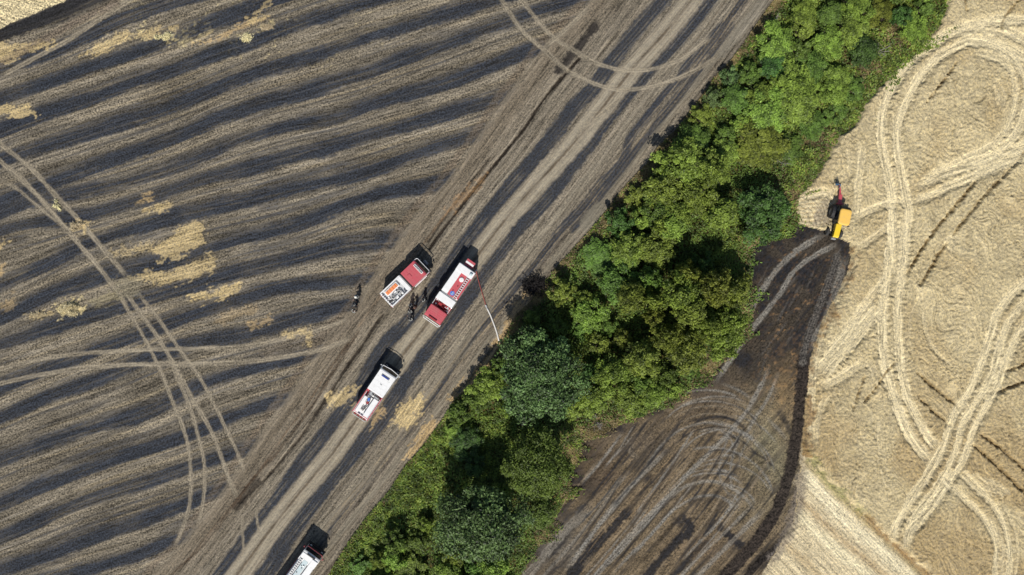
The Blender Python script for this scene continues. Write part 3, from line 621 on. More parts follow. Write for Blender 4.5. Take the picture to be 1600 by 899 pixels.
# general fine relief
H += np.where(zone < 2, .035*nB+.03*nC+.02*t1, 0)+np.where(cz, .05*nB+.05*nC, 0)+np.where(hz, .10*nB+.1*nA+.1, 0)+np.where(s5 | m6, .05*nB+.05*nC, 0)
far = np.clip((np.hypot(X/75, Y/45)-1)/2, 0, 1); H *= (1-far)
burn = np.where((cz | (PX*0.42+PY < 80))[..., None], alb(40, 41, 45), alb(50, 55, 64))
C = np.clip(C, .012, .9)

# ------------------------------------------------------------------ ground materials and meshes
def ground_mat():
    m = bpy.data.materials.new('field_surface'); m.use_nodes = True; n = m.node_tree; N = n.nodes; L = n.links
    b = N['Principled BSDF']; b.inputs['Roughness'].default_value = .95; b.inputs['Specular IOR Level'].default_value = .12
    def attr(nm): a = N.new('ShaderNodeAttribute'); a.attribute_name = nm; return a
    def math_(op, a, b_=None, c_=None):
        q = N.new('ShaderNodeMath'); q.operation = op
        for i, v in enumerate((a, b_, c_)):
            if v is None: continue
            if isinstance(v, (int, float)): q.inputs[i].default_value = v
            else: L.new(v, q.inputs[i])
        return q.outputs[0]
    col = attr('col'); flow = attr('flow'); par = attr('par')
    sep = N.new('ShaderNodeSeparateColor'); L.new(par.outputs['Color'], sep.inputs[0])
    def noise(vec, scale, detail, rough, sc=(1, 1, 1)):
        mp = N.new('ShaderNodeMapping'); mp.inputs['Scale'].default_value = sc; L.new(vec, mp.inputs[0])
        t = N.new('ShaderNodeTexNoise'); t.inputs['Scale'].default_value = scale; t.inputs['Detail'].default_value = detail; t.inputs['Roughness'].default_value = rough
        L.new(mp.outputs[0], t.inputs['Vector']); return t.outputs['Fac']
    geo = N.new('ShaderNodeNewGeometry')
    s1 = noise(flow.outputs['Vector'], 1.0, 4, .7, (2.8, .14, 1)); s2 = noise(flow.outputs['Vector'], 1.0, 3, .75, (7.5, .6, 1))
    g1 = noise(geo.outputs['Position'], 4.4, 3, .75); g2 = noise(geo.outputs['Position'], 1.1, 3, .6)
    def cen(v, k): return math_('MULTIPLY', math_('SUBTRACT', v, .5), k)
    st = math_('MULTIPLY', math_('ADD', cen(s1, 3.0), cen(s2, 2.2)), sep.outputs[0])
    gr = math_('MULTIPLY', math_('ADD', cen(g1, 6.2), cen(g2, .6)), sep.outputs[1])
    f = math_('MAXIMUM', math_('ADD', math_('ADD', st, gr), 1.0), .22)
    vm = N.new('ShaderNodeVectorMath'); vm.operation = 'SCALE'; L.new(f, vm.inputs['Scale'])
    # charred bands: a mask with a frayed edge, broken by the stubble
    dkc = attr('burn'); fr = math_('ADD', math_('ADD', cen(g1, 3.0), cen(s1, 2.6)), math_('MULTIPLY', math_('SUBTRACT', col.outputs['Alpha'], .5), 1.9))
    mk = N.new('ShaderNodeMapRange'); mk.interpolation_type = 'SMOOTHSTEP'; mk.inputs[1].default_value = -1.0; mk.inputs[2].default_value = 1.0; mk.inputs[4].default_value = .94; L.new(fr, mk.inputs[0])
    gate = math_('MULTIPLY', mk.outputs[0], math_('MINIMUM', math_('MULTIPLY', col.outputs['Alpha'], 6.0), 1.0))
    cm = N.new('ShaderNodeMix'); cm.data_type = 'RGBA'; L.new(gate, cm.inputs[0]); L.new(col.outputs['Color'], cm.inputs[6]); L.new(dkc.outputs['Color'], cm.inputs[7])
    L.new(cm.outputs[2], vm.inputs[0])
    # sparse ash / straw hue drift
    hs = N.new('ShaderNodeHueSaturation'); L.new(vm.outputs[0], hs.inputs['Color'])
    L.new(math_('ADD', math_('MULTIPLY', g1, .8), .62), hs.inputs['Saturation'])
    L.new(hs.outputs[0], b.inputs['Base Color'])
    hgt = math_('ADD', math_('MULTIPLY', g1, .6), math_('MULTIPLY', s2, .5))
    bp = N.new('ShaderNodeBump'); bp.inputs['Distance'].default_value = .16
    L.new(math_('MULTIPLY', sep.outputs[2], .9), bp.inputs['Strength']); L.new(hgt, bp.inputs['Height'])
    L.new(bp.outputs[0], b.inputs['Normal'])
    return m
GM = ground_mat()
ZN = {0: 'burnt_stubble_field', 1: 'farm_track', 2: 'hedge_bank', 3: 'burnt_clearing', 4: 'wheat_field', 5: 'straw_strip', 6: 'unburnt_stubble'}
fz = zone[:-1, :-1]
vid = np.arange(NX*NY).reshape(NY, NX)
co = np.stack([X, Y, H], -1).reshape(-1, 3); Cf = np.concatenate([C, DK[..., None]], -1).reshape(-1, 4)
Ff = np.stack([FA, FL, np.zeros_like(FA)], -1).reshape(-1, 3); Pf = np.stack([ST, GR, BP, np.ones_like(ST)], -1).reshape(-1, 4)
Bf = np.concatenate([burn*np.ones((NY, NX, 3)), np.ones((NY, NX, 1))], -1).reshape(-1, 4)
def sheet(name, mask):
    ii, jj = np.nonzero(mask); q = np.stack([vid[ii, jj], vid[ii, jj+1], vid[ii+1, jj+1], vid[ii+1, jj]], 1)
    u, inv = np.unique(q.ravel(), return_inverse=True); nf = len(q)
    me = bpy.data.meshes.new(name); me.vertices.add(len(u)); me.vertices.foreach_set('co', co[u].astype(np.float32).ravel())
    me.loops.add(nf*4); me.loops.foreach_set('vertex_index', inv.astype(np.int32).ravel())
    me.polygons.add(nf); me.polygons.foreach_set('loop_start', np.arange(nf, dtype=np.int32)*4)
    me.polygons.foreach_set('use_smooth', np.ones(nf, bool)); me.update(calc_edges=True)
    a = me.attributes.new('col', 'FLOAT_COLOR', 'POINT'); a.data.foreach_set('color', Cf[u].astype(np.float32).ravel())
    a = me.attributes.new('par', 'FLOAT_COLOR', 'POINT'); a.data.foreach_set('color', Pf[u].astype(np.float32).ravel())
    a = me.attributes.new('burn', 'FLOAT_COLOR', 'POINT'); a.data.foreach_set('color', Bf[u].astype(np.float32).ravel())
    a = me.attributes.new('flow', 'FLOAT_VECTOR', 'POINT'); a.data.foreach_set('vector', Ff[u].astype(np.float32).ravel())
    me.materials.append(GM); o = bpy.data.objects.new(name, me); COL.objects.link(o); o['kind'] = 'structure'; return o
for z, nm in ZN.items(): sheet(nm, fz == z)

# ------------------------------------------------------------------ foliage
def leaf_mat(name, base, var=.5, yel=(.0, .0, .0), trans=.3):
    m = bpy.data.materials.new(name); m.use_nodes = True; n = m.node_tree; N = n.nodes; L = n.links
    b = N['Principled BSDF']; out = N['Material Output']; b.inputs['Roughness'].default_value = .5; b.inputs['Specular IOR Level'].default_value = .35
    a = N.new('ShaderNodeAttribute'); a.attribute_name = 'leaf'
    sp = N.new('ShaderNodeSeparateColor'); L.new(a.outputs['Color'], sp.inputs[0])
    oi = N.new('ShaderNodeObjectInfo')
    mx = N.new('ShaderNodeMix'); mx.data_type = 'RGBA'
    mx.inputs[6].default_value = (*[c*(1-var) for c in base], 1); mx.inputs[7].default_value = (*[min(1, c*(1+var)+y) for c, y in zip(base, yel)], 1)
    L.new(sp.outputs[0], mx.inputs[0])
    hs = N.new('ShaderNodeHueSaturation'); L.new(mx.outputs[2], hs.inputs['Color'])
    mr = N.new('ShaderNodeMapRange'); mr.inputs[3].default_value = .492; mr.inputs[4].default_value = .525; L.new(oi.outputs['Random'], mr.inputs[0]); L.new(mr.outputs[0], hs.inputs['Hue'])
    mr2 = N.new('ShaderNodeMapRange'); mr2.inputs[3].default_value = .8; mr2.inputs[4].default_value = 1.2; L.new(oi.outputs['Random'], mr2.inputs[0]); L.new(mr2.outputs[0], hs.inputs['Value'])
    L.new(hs.outputs[0], b.inputs['Base Color'])
    t = N.new('ShaderNodeBsdfTranslucent'); L.new(hs.outputs[0], t.inputs['Color'])
    ms = N.new('ShaderNodeMixShader'); ms.inputs[0].default_value = trans
    L.new(b.outputs[0], ms.inputs[1]); L.new(t.outputs[0], ms.inputs[2]); L.new(ms.outputs[0], out.inputs[0])
    return m
LM = {
 'bright': leaf_mat('bright_leaves', (.200, .280, .046), .58, (.07, .06, .01)),
 'mid': leaf_mat('mid_green_leaves', (.125, .195, .038), .55, (.03, .03, 0)),
 'grey': leaf_mat('grey_green_leaves', (.055, .098, .026), .8, (.09, .11, .04), .2),
 'olive': leaf_mat('olive_leaves', (.180, .225, .042), .58, (.06, .05, 0)),
 'dark': leaf_mat('dark_green_leaves', (.065, .13, .032), .65, (.03, .04, 0)),
 'brown': leaf_mat('dry_leaves', (.17, .13, .06), .5, (.05, .03, .0)),
}
def leaves_mesh(name, P, Nn, size, shade, asp=1.7):
    """P positions, Nn normals, size per leaf -> one folded rhombus of two triangles each"""
    n = len(P); Nn = Nn/np.linalg.norm(Nn, axis=1, keepdims=True)
    r = rng.normal(size=(n, 3)); U = np.cross(Nn, r); U /= np.linalg.norm(U, axis=1, keepdims=True)+1e-9; V = np.cross(Nn, U)
    s = size[:, None]
    v0 = P-U*s*.5*asp; v1 = P+V*s*.42+Nn*s*.12; v2 = P+U*s*.5*asp-Nn*s*.15; v3 = P-V*s*.42+Nn*s*.12
    co_ = np.stack([v0, v1, v2, v3], 1).reshape(-1, 3)
    b = np.arange(n)*4; tri = np.stack([b, b+1, b+2, b, b+2, b+3], 1).reshape(-1).astype(np.int32)
    me = bpy.data.meshes.new(name); me.vertices.add(n*4); me.vertices.foreach_set('co', co_.astype(np.float32).ravel())
    me.loops.add(n*6); me.loops.foreach_set('vertex_index', tri); me.polygons.add(n*2); me.polygons.foreach_set('loop_start', np.arange(n*2, dtype=np.int32)*3)
    me.update(calc_edges=True)
    a = me.attributes.new('leaf', 'FLOAT_COLOR', 'POINT'); sh = np.repeat(shade, 4); a.data.foreach_set('color', np.stack([sh, sh, sh, np.ones_like(sh)], 1).astype(np.float32).ravel())
    return me
def crown_mesh(name, R, hz_, zc, ncl, nl, size, seed, rc=.27, conic=0.):
    g = np.random.default_rng(seed); Ps = []; Ns = []; Sh = []
    gold = math.pi*(3-5**.5)
    lob = [g.uniform(.72, 1.18) for _ in range(7)]
    for k in range(ncl):
        z = 1-(k+.5)/ncl*1.25; ph = k*gold+g.uniform(-.4, .4); rr = math.sqrt(max(0, 1-z*z))
        f = lob[int((ph % (2*math.pi))/(2*math.pi)*7)]*g.uniform(.45, 1.04)
        c = np.array([rr*math.cos(ph)*R*f, rr*math.sin(ph)*R*f, z*hz_*g.uniform(.65, 1.0)+zc])
        rad = R*rc*g.uniform(.45, 1.25); n = int(nl*g.uniform(.6, 1.4)*(1 if z > -.05 else .6))
        d = g.normal(size=(n, 3)); d /= np.linalg.norm(d, axis=1, keepdims=True); d[:, 2] = np.where(d[:, 2] < -.3, -d[:, 2], d[:, 2])
        rad_ = rad*(g.random(n)**.35)*(1+.35*np.sin(d[:, 0]*7+k)*np.sin(d[:, 1]*6+k*2))
        p = c+d*rad_[:, None]*np.array([1, 1, .7])
        Ps.append(p); Ns.append(d+np.array([0, -.25, 1.0])+g.normal(size=(n, 3))*.7); sh0 = g.uniform(.2, .8)
        Sh.append(np.clip(sh0+g.normal(size=n)*.28, 0, 1))
    P = np.concatenate(Ps); Nn = np.concatenate(Ns); Sh = np.concatenate(Sh)
    return leaves_mesh(name, P, Nn, size*g.uniform(.6, 1.35, len(P)), Sh)
def trunk_mesh(name, R, hz_, zc, seed, stems=1):
    g = random.Random(seed); mb = MB()
    for s in range(stems):
        a0 = g.uniform(0, 6.28); off = .0 if stems == 1 else R*.18
        bx, by = off*math.cos(a0), off*math.sin(a0); lean = R*.12 if stems == 1 else R*.4
        top = Vector((bx+lean*math.cos(a0), by+lean*math.sin(a0), zc*.75)); r0 = .05*R+.03
        mb.tube([(bx, by, -.05), (bx*1.05+g.uniform(-.05, .05), by*1.05, zc*.35), top], r0, 7, r0*.6)
        for k in range(5 if stems == 1 else 3):
            a = a0+k*2*math.pi/5+g.uniform(-.4, .4); q = g.uniform(.45, .75)
            e = Vector((math.cos(a)*R*q, math.sin(a)*R*q, zc+hz_*g.uniform(-.1, .6))); mid = top.lerp(e, .5)+Vector((0, 0, .12*R))
            mb.tube([top, mid, e], r0*.55, 5, r0*.15)
            for _ in range(2):
                e2 = mid+Vector((g.uniform(-1, 1), g.uniform(-1, 1), g.uniform(.1, .7)))*R*.4; mb.tube([mid, mid.lerp(e2, .5)+Vector((0, 0, .05)), e2], r0*.25, 4, r0*.08)
    bmesh.ops.recalc_face_normals(mb.bm, faces=mb.bm.faces); me = bpy.data.meshes.new(name); mb.bm.to_mesh(me); mb.bm.free()
    me.materials.append(M['bark'])
    for p in me.polygons: p.use_smooth = True
    return me
# class: base radius, crown half-height, crown centre height, clumps, leaves per clump, leaf size
CLS = {'S': (1.5, 1.0, 1.45, 26, 120, .15), 'M': (2.4, 1.7, 2.9, 48, 170, .17), 'L': (4.8, 3.0, 5.2, 130, 230, .20)}
PROTO = {}
for c_, (R0, hz0, zc0, ncl, nl, ls) in CLS.items():
    for v in range({'S': 3, 'M': 4, 'L': 3}[c_]):
        PROTO[c_, v] = (crown_mesh('crown', R0, hz0, zc0, ncl, nl, ls, 100+v+ord(c_)), trunk_mesh('trunk', R0, hz0, zc0, 200+v, 1 if c_ == 'L' else 3))
KW = {'bright': ('bright yellow-green', 'bright'), 'mid': ('mid-green', 'mid'), 'grey': ('grey-green', 'grey'), 'olive': ('olive-yellow', 'olive'), 'dark': ('deep green', 'dark'), 'brown': ('dry brownish', 'brown')}
# px, py, radius px, height m (0 = from size), kind
TREES = [
 # grey-green big trees of the lower hedge
 (845,588,60,8,'grey'),(838,728,50,8,'mid'),(757,822,64,8.5,'grey'),(845,806,24,0,'mid'),(818,545,26,5.5,'grey'),
 (617,850,21,0,'mid'),(613,876,19,0,'bright'),(590,876,12,0,'olive'),(664,822,13,0,'bright'),(650,846,16,1.8,'mid'),(710,872,20,0,'bright'),(697,893,22,0,'bright'),(772,893,24,0,'bright'),(740,885,18,0,'mid'),(640,892,24,1.6,'bright'),(560,890,18,1.5,'mid'),
 (762,605,27,0,'bright'),(787,575,20,0,'mid'),(740,625,19,0,'mid'),(790,637,13,0,'bright'),(717,645,20,0,'mid'),(706,675,14,1.6,'bright'),(730,690,24,2,'dark'),(740,730,20,2,'dark'),
 (880,456,20,0,'bright'),(912,467,15,0,'bright'),(918,492,25,0,'bright'),(905,515,16,0,'mid'),(868,513,17,0,'mid'),(832,500,18,0,'mid'),(964,443,29,0,'mid'),(976,405,23,0,'bright'),(938,540,19,0,'bright'),(950,512,14,0,'mid'),(971,528,15,0,'olive'),
 (990,462,25,6,'olive'),(1020,470,20,6,'olive'),(1013,436,21,5,'mid'),(1024,494,17,6,'olive'),(1075,428,21,6.5,'olive'),(1116,450,29,7,'olive'),(1148,455,26,6,'olive'),(1065,462,28,7.5,'olive'),(1078,487,26,7.5,'olive'),(1142,502,25,6,'olive'),(1110,512,23,6.5,'olive'),(1134,530,27,5,'olive'),(1078,546,34,6,'olive'),(1044,530,22,6,'olive'),
 (1003,558,28,5.5,'olive'),(958,586,28,5,'olive'),(1000,596,20,4,'mid'),(1042,586,18,3.5,'mid'),(930,622,25,0,'bright'),(985,624,26,0,'bright'),(1022,618,24,0,'bright'),(1050,610,18,0,'bright'),(1078,577,18,0,'mid'),(1000,640,13,0,'mid'),(925,580,16,0,'dark'),(895,640,18,1.8,'bright'),
 (980,390,28,0,'bright'),(1024,390,27,4.5,'bright'),(937,400,32,1.8,'mid'),(1038,300,32,5,'bright'),(1003,343,20,0,'bright'),(1030,330,24,4.5,'mid'),(1048,354,26,5,'bright'),(1066,257,36,5,'bright'),(1113,268,28,5,'bright'),(1085,305,28,5,'bright'),(1062,335,22,5,'bright'),(967,350,21,0,'dark'),(1000,308,20,1.6,'olive'),(1034,352,20,5,'bright'),
 (1126,336,27,5,'bright'),(1196,333,40,4.6,'dark'),(1160,440,16,0,'olive'),(1100,415,18,3,'dark'),
 (1085,221,28,0,'mid'),(1160,195,21,0,'bright'),(1097,182,17,0,'bright'),(1198,176,32,0,'bright'),(1243,165,34,0,'bright'),(1187,222,40,2.6,'olive'),(1149,152,23,0,'mid'),(1136,212,20,0,'mid'),(1112,154,15,0,'grey'),(1134,240,23,0,'bright'),(1208,101,23,0,'dark'),(1212,70,28,0,'bright'),
 (1259,19,23,0,'bright'),(1255,45,21,0,'bright'),(1334,47,26,0,'bright'),(1339,13,26,0,'bright'),(1349,82,26,0,'dark'),(1296,66,25,0,'bright'),(1249,85,21,0,'mid'),(1268,106,24,0,'mid'),(1306,118,22,0,'bright'),(1302,142,23,0,'bright'),(1240,134,34,0,'bright'),(1192,152,25,0,'bright'),(1142,122,15,0,'grey'),(1408,24,20,0,'dark'),(1427,45,23,1.8,'bright'),(1380,20,23,1.6,'olive'),(1445,11,18,1.6,'mid'),(1270,195,22,1.8,'mid'),(1335,140,20,1.5,'mid'),(1230,235,22,1.6,'mid'),(1296,22,22,0,'mid'),(1172,118,18,0,'mid'),(1310,175,20,1.4,'mid'),
 # beyond the frame, so the hedge goes on
 (700,935,30,0,'bright'),(640,940,26,0,'mid'),(760,950,34,5,'bright'),(590,935,24,0,'mid'),(560,960,24,0,'bright'),(1330,-30,30,0,'bright'),(1400,-28,30,0,'mid'),(1270,-32,28,0,'bright'),(1460,-40,30,0,'bright'),
 (1500,-75,30,0,'mid'),(1430,-80,28,0,'bright'),(1350,-78,30,0,'mid'),(1540,-120,32,0,'bright'),(1450,-125,30,0,'mid'),(1390,-120,26,0,'bright'),(680,985,34,0,'mid'),(610,1000,30,5,'bright'),(540,1010,28,0,'mid'),(730,1000,30,0,'bright'),(500,985,22,0,'bright'),
]
LAND = [('the white-roofed fire truck at the bottom edge',475,880),('the single white-cabbed fire truck',588,615),('the tip of the white hose',779,533),('the red-cabbed tanker truck',705,455),('the charred bush',834,448),('the deep black shadow pool',1105,370),('the yellow tractor',1308,345),('the dead grey branches at the hedge end',1225,250),('the turning marks in the burnt clearing',1080,660),('the dark soil ribbon',1250,650),('the crossing wheel tracks at the headland',1000,120),('the big loop in the wheat',1400,150),('the top edge of the photo',1300,0),('the bottom edge of the photo',700,899),('the largest grey-green tree',757,822),('the rounded tree beside the clearing',838,728),('the wide grey-green tree in the middle hedge',845,588)]
used = set()
def where(x, y, selfi):
    best = sorted((math.hypot(x-a, y-b), n, a, b) for n, a, b in LAND if math.hypot(x-a, y-b) > 8)
    outs = []
    for d, n, a, b in best[:4]:
        dx, dy = x-a, b-y; ang = math.degrees(math.atan2(dy, dx)) % 360
        dirs = ['right of', 'up and right of', 'above', 'up and left of', 'left of', 'down and left of', 'below', 'down and right of'][int((ang+22.5)//45) % 8]
        if 'top edge' in n: dirs = 'left of centre close below' if x < 1300 else 'right of centre close below'
        if 'bottom edge' in n: dirs = 'close above'
        outs.append((dirs, n, d))
    return outs
def unique_label(desc, x, y, selfi):
    o = where(x, y, selfi)
    cand = []
    for dirs, n, d in o:
        q = 'just ' if d < 75 else ('' if d < 150 else 'well ')
        if dirs.startswith('close'): q = ''
        cand.append(f'{desc} {q}{dirs} {n}')
    for side in [('on the track side of the hedge' if x-hedgeL(y) < hedgeR(y)-x else 'on the far side of the hedge')]:
        for a in list(cand[:3]): cand.append(a.replace(desc, desc+' '+side))
    for c in cand:
        if c not in used and len(c.split()) <= 16: used.add(c); return c
    return cand[0]
for i, (px, py, r, h, kd) in enumerate(TREES):
    R = r/PPM*.97
    if h == 0: h = (1.0+R*1.25) if py > 250 else (.9+R*.8)
    cl = 'S' if R < 1.75 else ('M' if R < 3.3 else 'L'); R0, hz0, zc0 = CLS[cl][:3]
    v = i % {'S': 3, 'M': 4, 'L': 3}[cl]; me, tr = PROTO[cl, v]
    x, y = W(px, py, h*.75); name = 'tree' if h > 4.2 else 'bush'
    e = empty(name, x, y, rng.uniform(0, 6.28)); sz = h/(zc0+hz0)
    size_w = 'huge' if r > 55 else 'broad' if r > 33 else 'rounded' if r > 24 else 'small' if r > 16 else 'tiny'
    lab = unique_label(f"{size_w} {KW[kd][0]} {name}", px, py, i)
    tag(e, lab, name, 'trees and bushes of the hedge')
    co_ = bpy.data.objects.new('crown', me); co_.parent = e; COL.objects.link(co_); co_.scale = (R/R0, R/R0, sz)
    if not me.materials: me.materials.append(LM['mid'])
    co_.material_slots[0].link = 'OBJECT'; co_.material_slots[0].material = LM[KW[kd][1]]
    t_ = bpy.data.objects.new('trunk', tr); t_.parent = e; COL.objects.link(t_); t_.scale = (R/R0, R/R0, sz)

# undergrowth of the hedge: brambles, nettles and tall grass, nobody could count it
def undergrowth(name, n, color_fn, mat, hmax, size, mask_fn, label, cat):
    g = np.random.default_rng(hash(name) % 1000 if False else len(name)*13)
    px = []; py = []
    need = n
    while need > 0:
        y = g.uniform(-150, 1050, need*2); a = hedgeL(y); b = hedgeR(y); x = a-6+g.random(need*2)*(b-a+14+26*np.clip(pn(y/17., y*0, 221)+.5*pn(y/5., y*0, 223)+.25*g.normal(size=need*2), 0, 1.5))
        k = g.random(need*2) < mask_fn(x, y)*(b-a+14)/400; x, y = x[k][:need], y[k][:need]; px.append(x); py.append(y); need -= len(x)
    px = np.concatenate(px); py = np.concatenate(py); xx = (px-800)/PPM; yy = (449.5-py)/PPM
    m = fbm(xx/2.2, yy/2.2, 161, 3)+.35*pn(xx/.7, yy/.7, 163); inner = np.clip(np.minimum(px-hedgeL(py), hedgeR(py)-px)/40, 0, 1)
    top = .12+(.35+.65*np.clip(m+.5, 0, 1))*hmax*(.25+.75*inner); z = top*(g.random(n)**.5)
    P = np.stack([xx, yy, z], 1); Nn = np.stack([g.normal(size=n)*.7, g.normal(size=n)*.7-.1, np.ones(n)*1.5], 1)
    sh = np.clip(.5+.9*fbm(xx/1.6, yy/1.6, 167, 2)+g.normal(size=n)*.2, 0, 1)
    me = leaves_mesh(name, P, Nn, size*g.uniform(.6, 1.4, n), sh, 2.0); me.materials.append(mat)
    o = bpy.data.objects.new(name, me); COL.objects.link(o); tag(o, label, cat, kind='stuff')
def zb(cx, cy, rx, ry): return lambda x, y: np.exp(-((x-cx)/rx)**2-((y-cy)/ry)**2)
def lf(x, y): return (x-hedgeL(y))/np.maximum(1, hedgeR(y)-hedgeL(y))
dry_spots = [zb(1285,215,45,45), zb(1240,300,30,30), zb(1350,110,40,40), zb(1000,300,22,40), zb(930,375,25,25), zb(1400,50,30,30), zb(950,672,50,16), zb(1290,60,14,20), zb(1130,160,15,15), zb(1105,575,30,16), zb(1160,380,18,18), zb(1090,160,12,50), zb(895,700,14,35), zb(905,690,22,22), zb(985,655,40,16), zb(1060,622,30,14), zb(885,770,14,50), zb(850,835,14,40), zb(1165,500,10,50), zb(1130,560,22,18)]
def drym(x, y):
    s = sum(f(x, y) for f in dry_spots); d = x-hedgeL(y)
    return np.clip(s*.9+.85*np.exp(-(d/14)**2)*(y < 620)+.3*np.exp(-(d/8)**2), 0, 1)*np.clip(.75+fbm(x/40., y/40., 171, 2), .15, 1)
undergrowth('bramble_undergrowth', 112000, None, LM['mid'], 1.0, .165, lambda x, y: np.clip(1-drym(x, y), .08, 1), 'low mid-green brambles and nettles filling the hedge between the trees', 'undergrowth')
undergrowth('fresh_green_undergrowth', 72000, None, LM['bright'], 1.0, .16, lambda x, y: np.clip((1-drym(x, y))*sstep(-.1, .3, fbm(x/70., y/70., 173, 2)+.25*(y < 250)+.45*(y > 660)*(x-hedgeL(y) < 110)-.2*((y > 400) & (y < 650))), .02, 1), 'pale fresh growth scattered in patches over the hedge bottom', 'undergrowth')
undergrowth('dry_grass', 52000, None, leaf_mat('dry_grass_blades', (.25, .20, .095), .45, (.05, .03, .0), .2), .45, .15, lambda x, y: drym(x, y), 'dry brown and yellow grass along the edges of the hedge', 'grass')

# ------------------------------------------------------------------ vehicles
def wheel(parent, x, y, r, wd, dual=False, hub=None):
    mb = MB(); s = 1 if y > 0 else -1
    prof = [(r*.58, wd*.5), (r*.9, wd*.5), (r, wd*.34), (r, -wd*.34), (r*.9, -wd*.5), (r*.58, -wd*.5)]
    n = 28; rings = []
    for k in range(n):
        a = 2*math.pi*k/n; rings.append([mb.bm.verts.new((q*math.cos(a), z, q*math.sin(a))) for q, z in prof])
    for k in range(n):
        A, B = rings[k], rings[(k+1) % n]
        for j in range(len(prof)): mb.bm.faces.new((A[j], A[(j+1) % len(prof)], B[(j+1) % len(prof)], B[j]))
    for k in range(22):
        a = 2*math.pi*k/22
        mb.box((math.cos(a)*(r+.005), 0, math.sin(a)*(r+.005)), (.035, wd*.62, .04), 0, Matrix.Rotation(-a, 4, 'Y'))
    o = mb.build('wheel', M['rubber'], parent, loc=(x, y, r))
    q = MB(); q.cyl((0, 0, 0), r*.6, wd*.55, 'Y', 24).cyl((0, s*wd*.33, 0), r*.22, wd*.2, 'Y', 16)
    for k in range(8): a = k*math.pi/4; q.cyl((math.cos(a)*r*.38, s*wd*.3, math.sin(a)*r*.38), .02, .05, 'Y', 6)
    q.build('rim', hub or M['grey'], o); return o
def mirror(parent, x, y, z, col='black', s=1):
    mb = MB(); mb.tube([(x-.25, y-s*.16, z+.1), (x, y, z+.12), (x, y, z-.3)], .018, 6); mb.box((x, y+s*.02, z-.08), (.09, .2, .38), .03)
    return mb.build('mirror', M[col], parent)
def lamp(parent, name, c, d, mat):
    return MB().box(c, d, min(d)*.25).build(name, M[mat], parent)

def cab(root, x0, x1, wd, z0, z1, col, rake=.35, low=None):
    """x0 rear, x1 front of the roof; windscreen leans forward below it"""
    low = low or col; zs = z0+(z1-z0)*.47
    mb = MB(); mb.prism([(x0, z0), (x1+rake, z0), (x1+rake, zs), (x1, z1-.09), (x1-.14, z1), (x0+.06, z1), (x0, z1-.06)], -wd/2, wd/2, .045)
    c = mb.build('cab', M[col], root)
    MB().box((x1+rake+.012, 0, (z0+zs)/2-.08), (.03, wd-.1, zs-z0-.1), .01).build('dark_panel', M['black'], root)  # black panel added so the shadowed lower cab front reads dark
    t = MB(); a = math.atan2(z1-.12-zs, -rake+.0); L_ = math.hypot(rake, z1-.12-zs)
    mid = ((x1+rake+x1)/2+.012, 0, (zs+z1-.1)/2); rot = Matrix.Rotation(math.atan2(rake, z1-.12-zs)*-1, 4, 'Y')
    t.box(mid, (.03, wd-.22, L_-.12), .01, rot); t.build('windscreen', M['glass'], root)
    for s in (1, -1):
        nwin = 2 if x1-x0 > 2.2 else 1
        for k in range(nwin):
            xa = x0+.15+(x1-x0-.1)*k/nwin; xb = x0+.15+(x1-x0-.1)*(k+1)/nwin-.12
            MB().box(((xa+xb)/2, s*(wd/2+.004), (zs+z1)/2-.02), (xb-xa, .02, (z1-zs)*.62), .008).build('side_window', M['glass'], root)
            d = MB().box(((xa+xb)/2, s*(wd/2+.006), (z0+z1)/2-.03), (xb-xa+.1, .014, (z1-z0)*.86), .006).build('door', M[low], root)
            MB().box((xa+.12, s*(wd/2+.03), zs-.1), (.16, .03, .035), .008).build('handle', M['black'], d)
    # roof ribs and gutter
    r = MB()
    for k in range(5): r.box((x0+.25+(x1-x0-.6)*k/4, 0, z1+.006), (.03, wd-.5, .014), .005)
    for s in (1, -1): r.box(((x0+x1)/2-.05, s*(wd/2-.05), z1+.004), (x1-x0-.2, .035, .03), .01)
    r.build('roof_rib', M[col], root)
    return c
def chassis(root, x0, x1, wd, axles, r=.52):
    mb = MB()
    for s in (1, -1): mb.box(((x0+x1)/2, s*.42, .75), (x1-x0, .09, .24), .01)
    for a in axles: mb.cyl((a, 0, r), .09, wd-.3, 'Y', 12).ball((a, 0, r), .2)
    mb.box(((x0+x1)/2, 0, .78), (x1-x0-.8, .7, .1), .01); mb.build('chassis', M['chassis'], root)
    for i, a in enumerate(axles):
        for s in (1, -1): wheel(root, a, s*(wd/2-.2), r, .34 if i == len(axles)-1 else .46)

def ladder(root, x0, x1, y, z, wdt=.42, mat='alu', col_rung='alu'):
    e = MB()
    for s in (1, -1): e.box(((x0+x1)/2, y+s*wdt/2, z), (x1-x0, .045, .08), .01)
    l = e.build('ladder', M[mat], root); n = int((x1-x0)/.29)
    me = None
    for k in range(n):
        if me is None:
            o = MB().box((0, 0, 0), (.085, wdt-.05, .04), .008).build('rung', M[col_rung], l); me = o.data
        else:
            o = bpy.data.objects.new('rung', me); COL.objects.link(o); o.parent = l
        o.location = (x0+.18+k*(x1-x0-.36)/(n-1), y, z+.01)
    return l
def coil(root, name, c, r, mat, turns=3, rt=.035):
    pts = [(c[0]+(r-.06*math.floor(t/12)*.8)*math.cos(t*math.pi/6), c[1]+(r-.06*math.floor(t/12)*.8)*math.sin(t*math.pi/6), c[2]+.004*t) for t in range(turns*12)]
    return MB().tube(pts, rt, 6).build(name, M[mat], root)

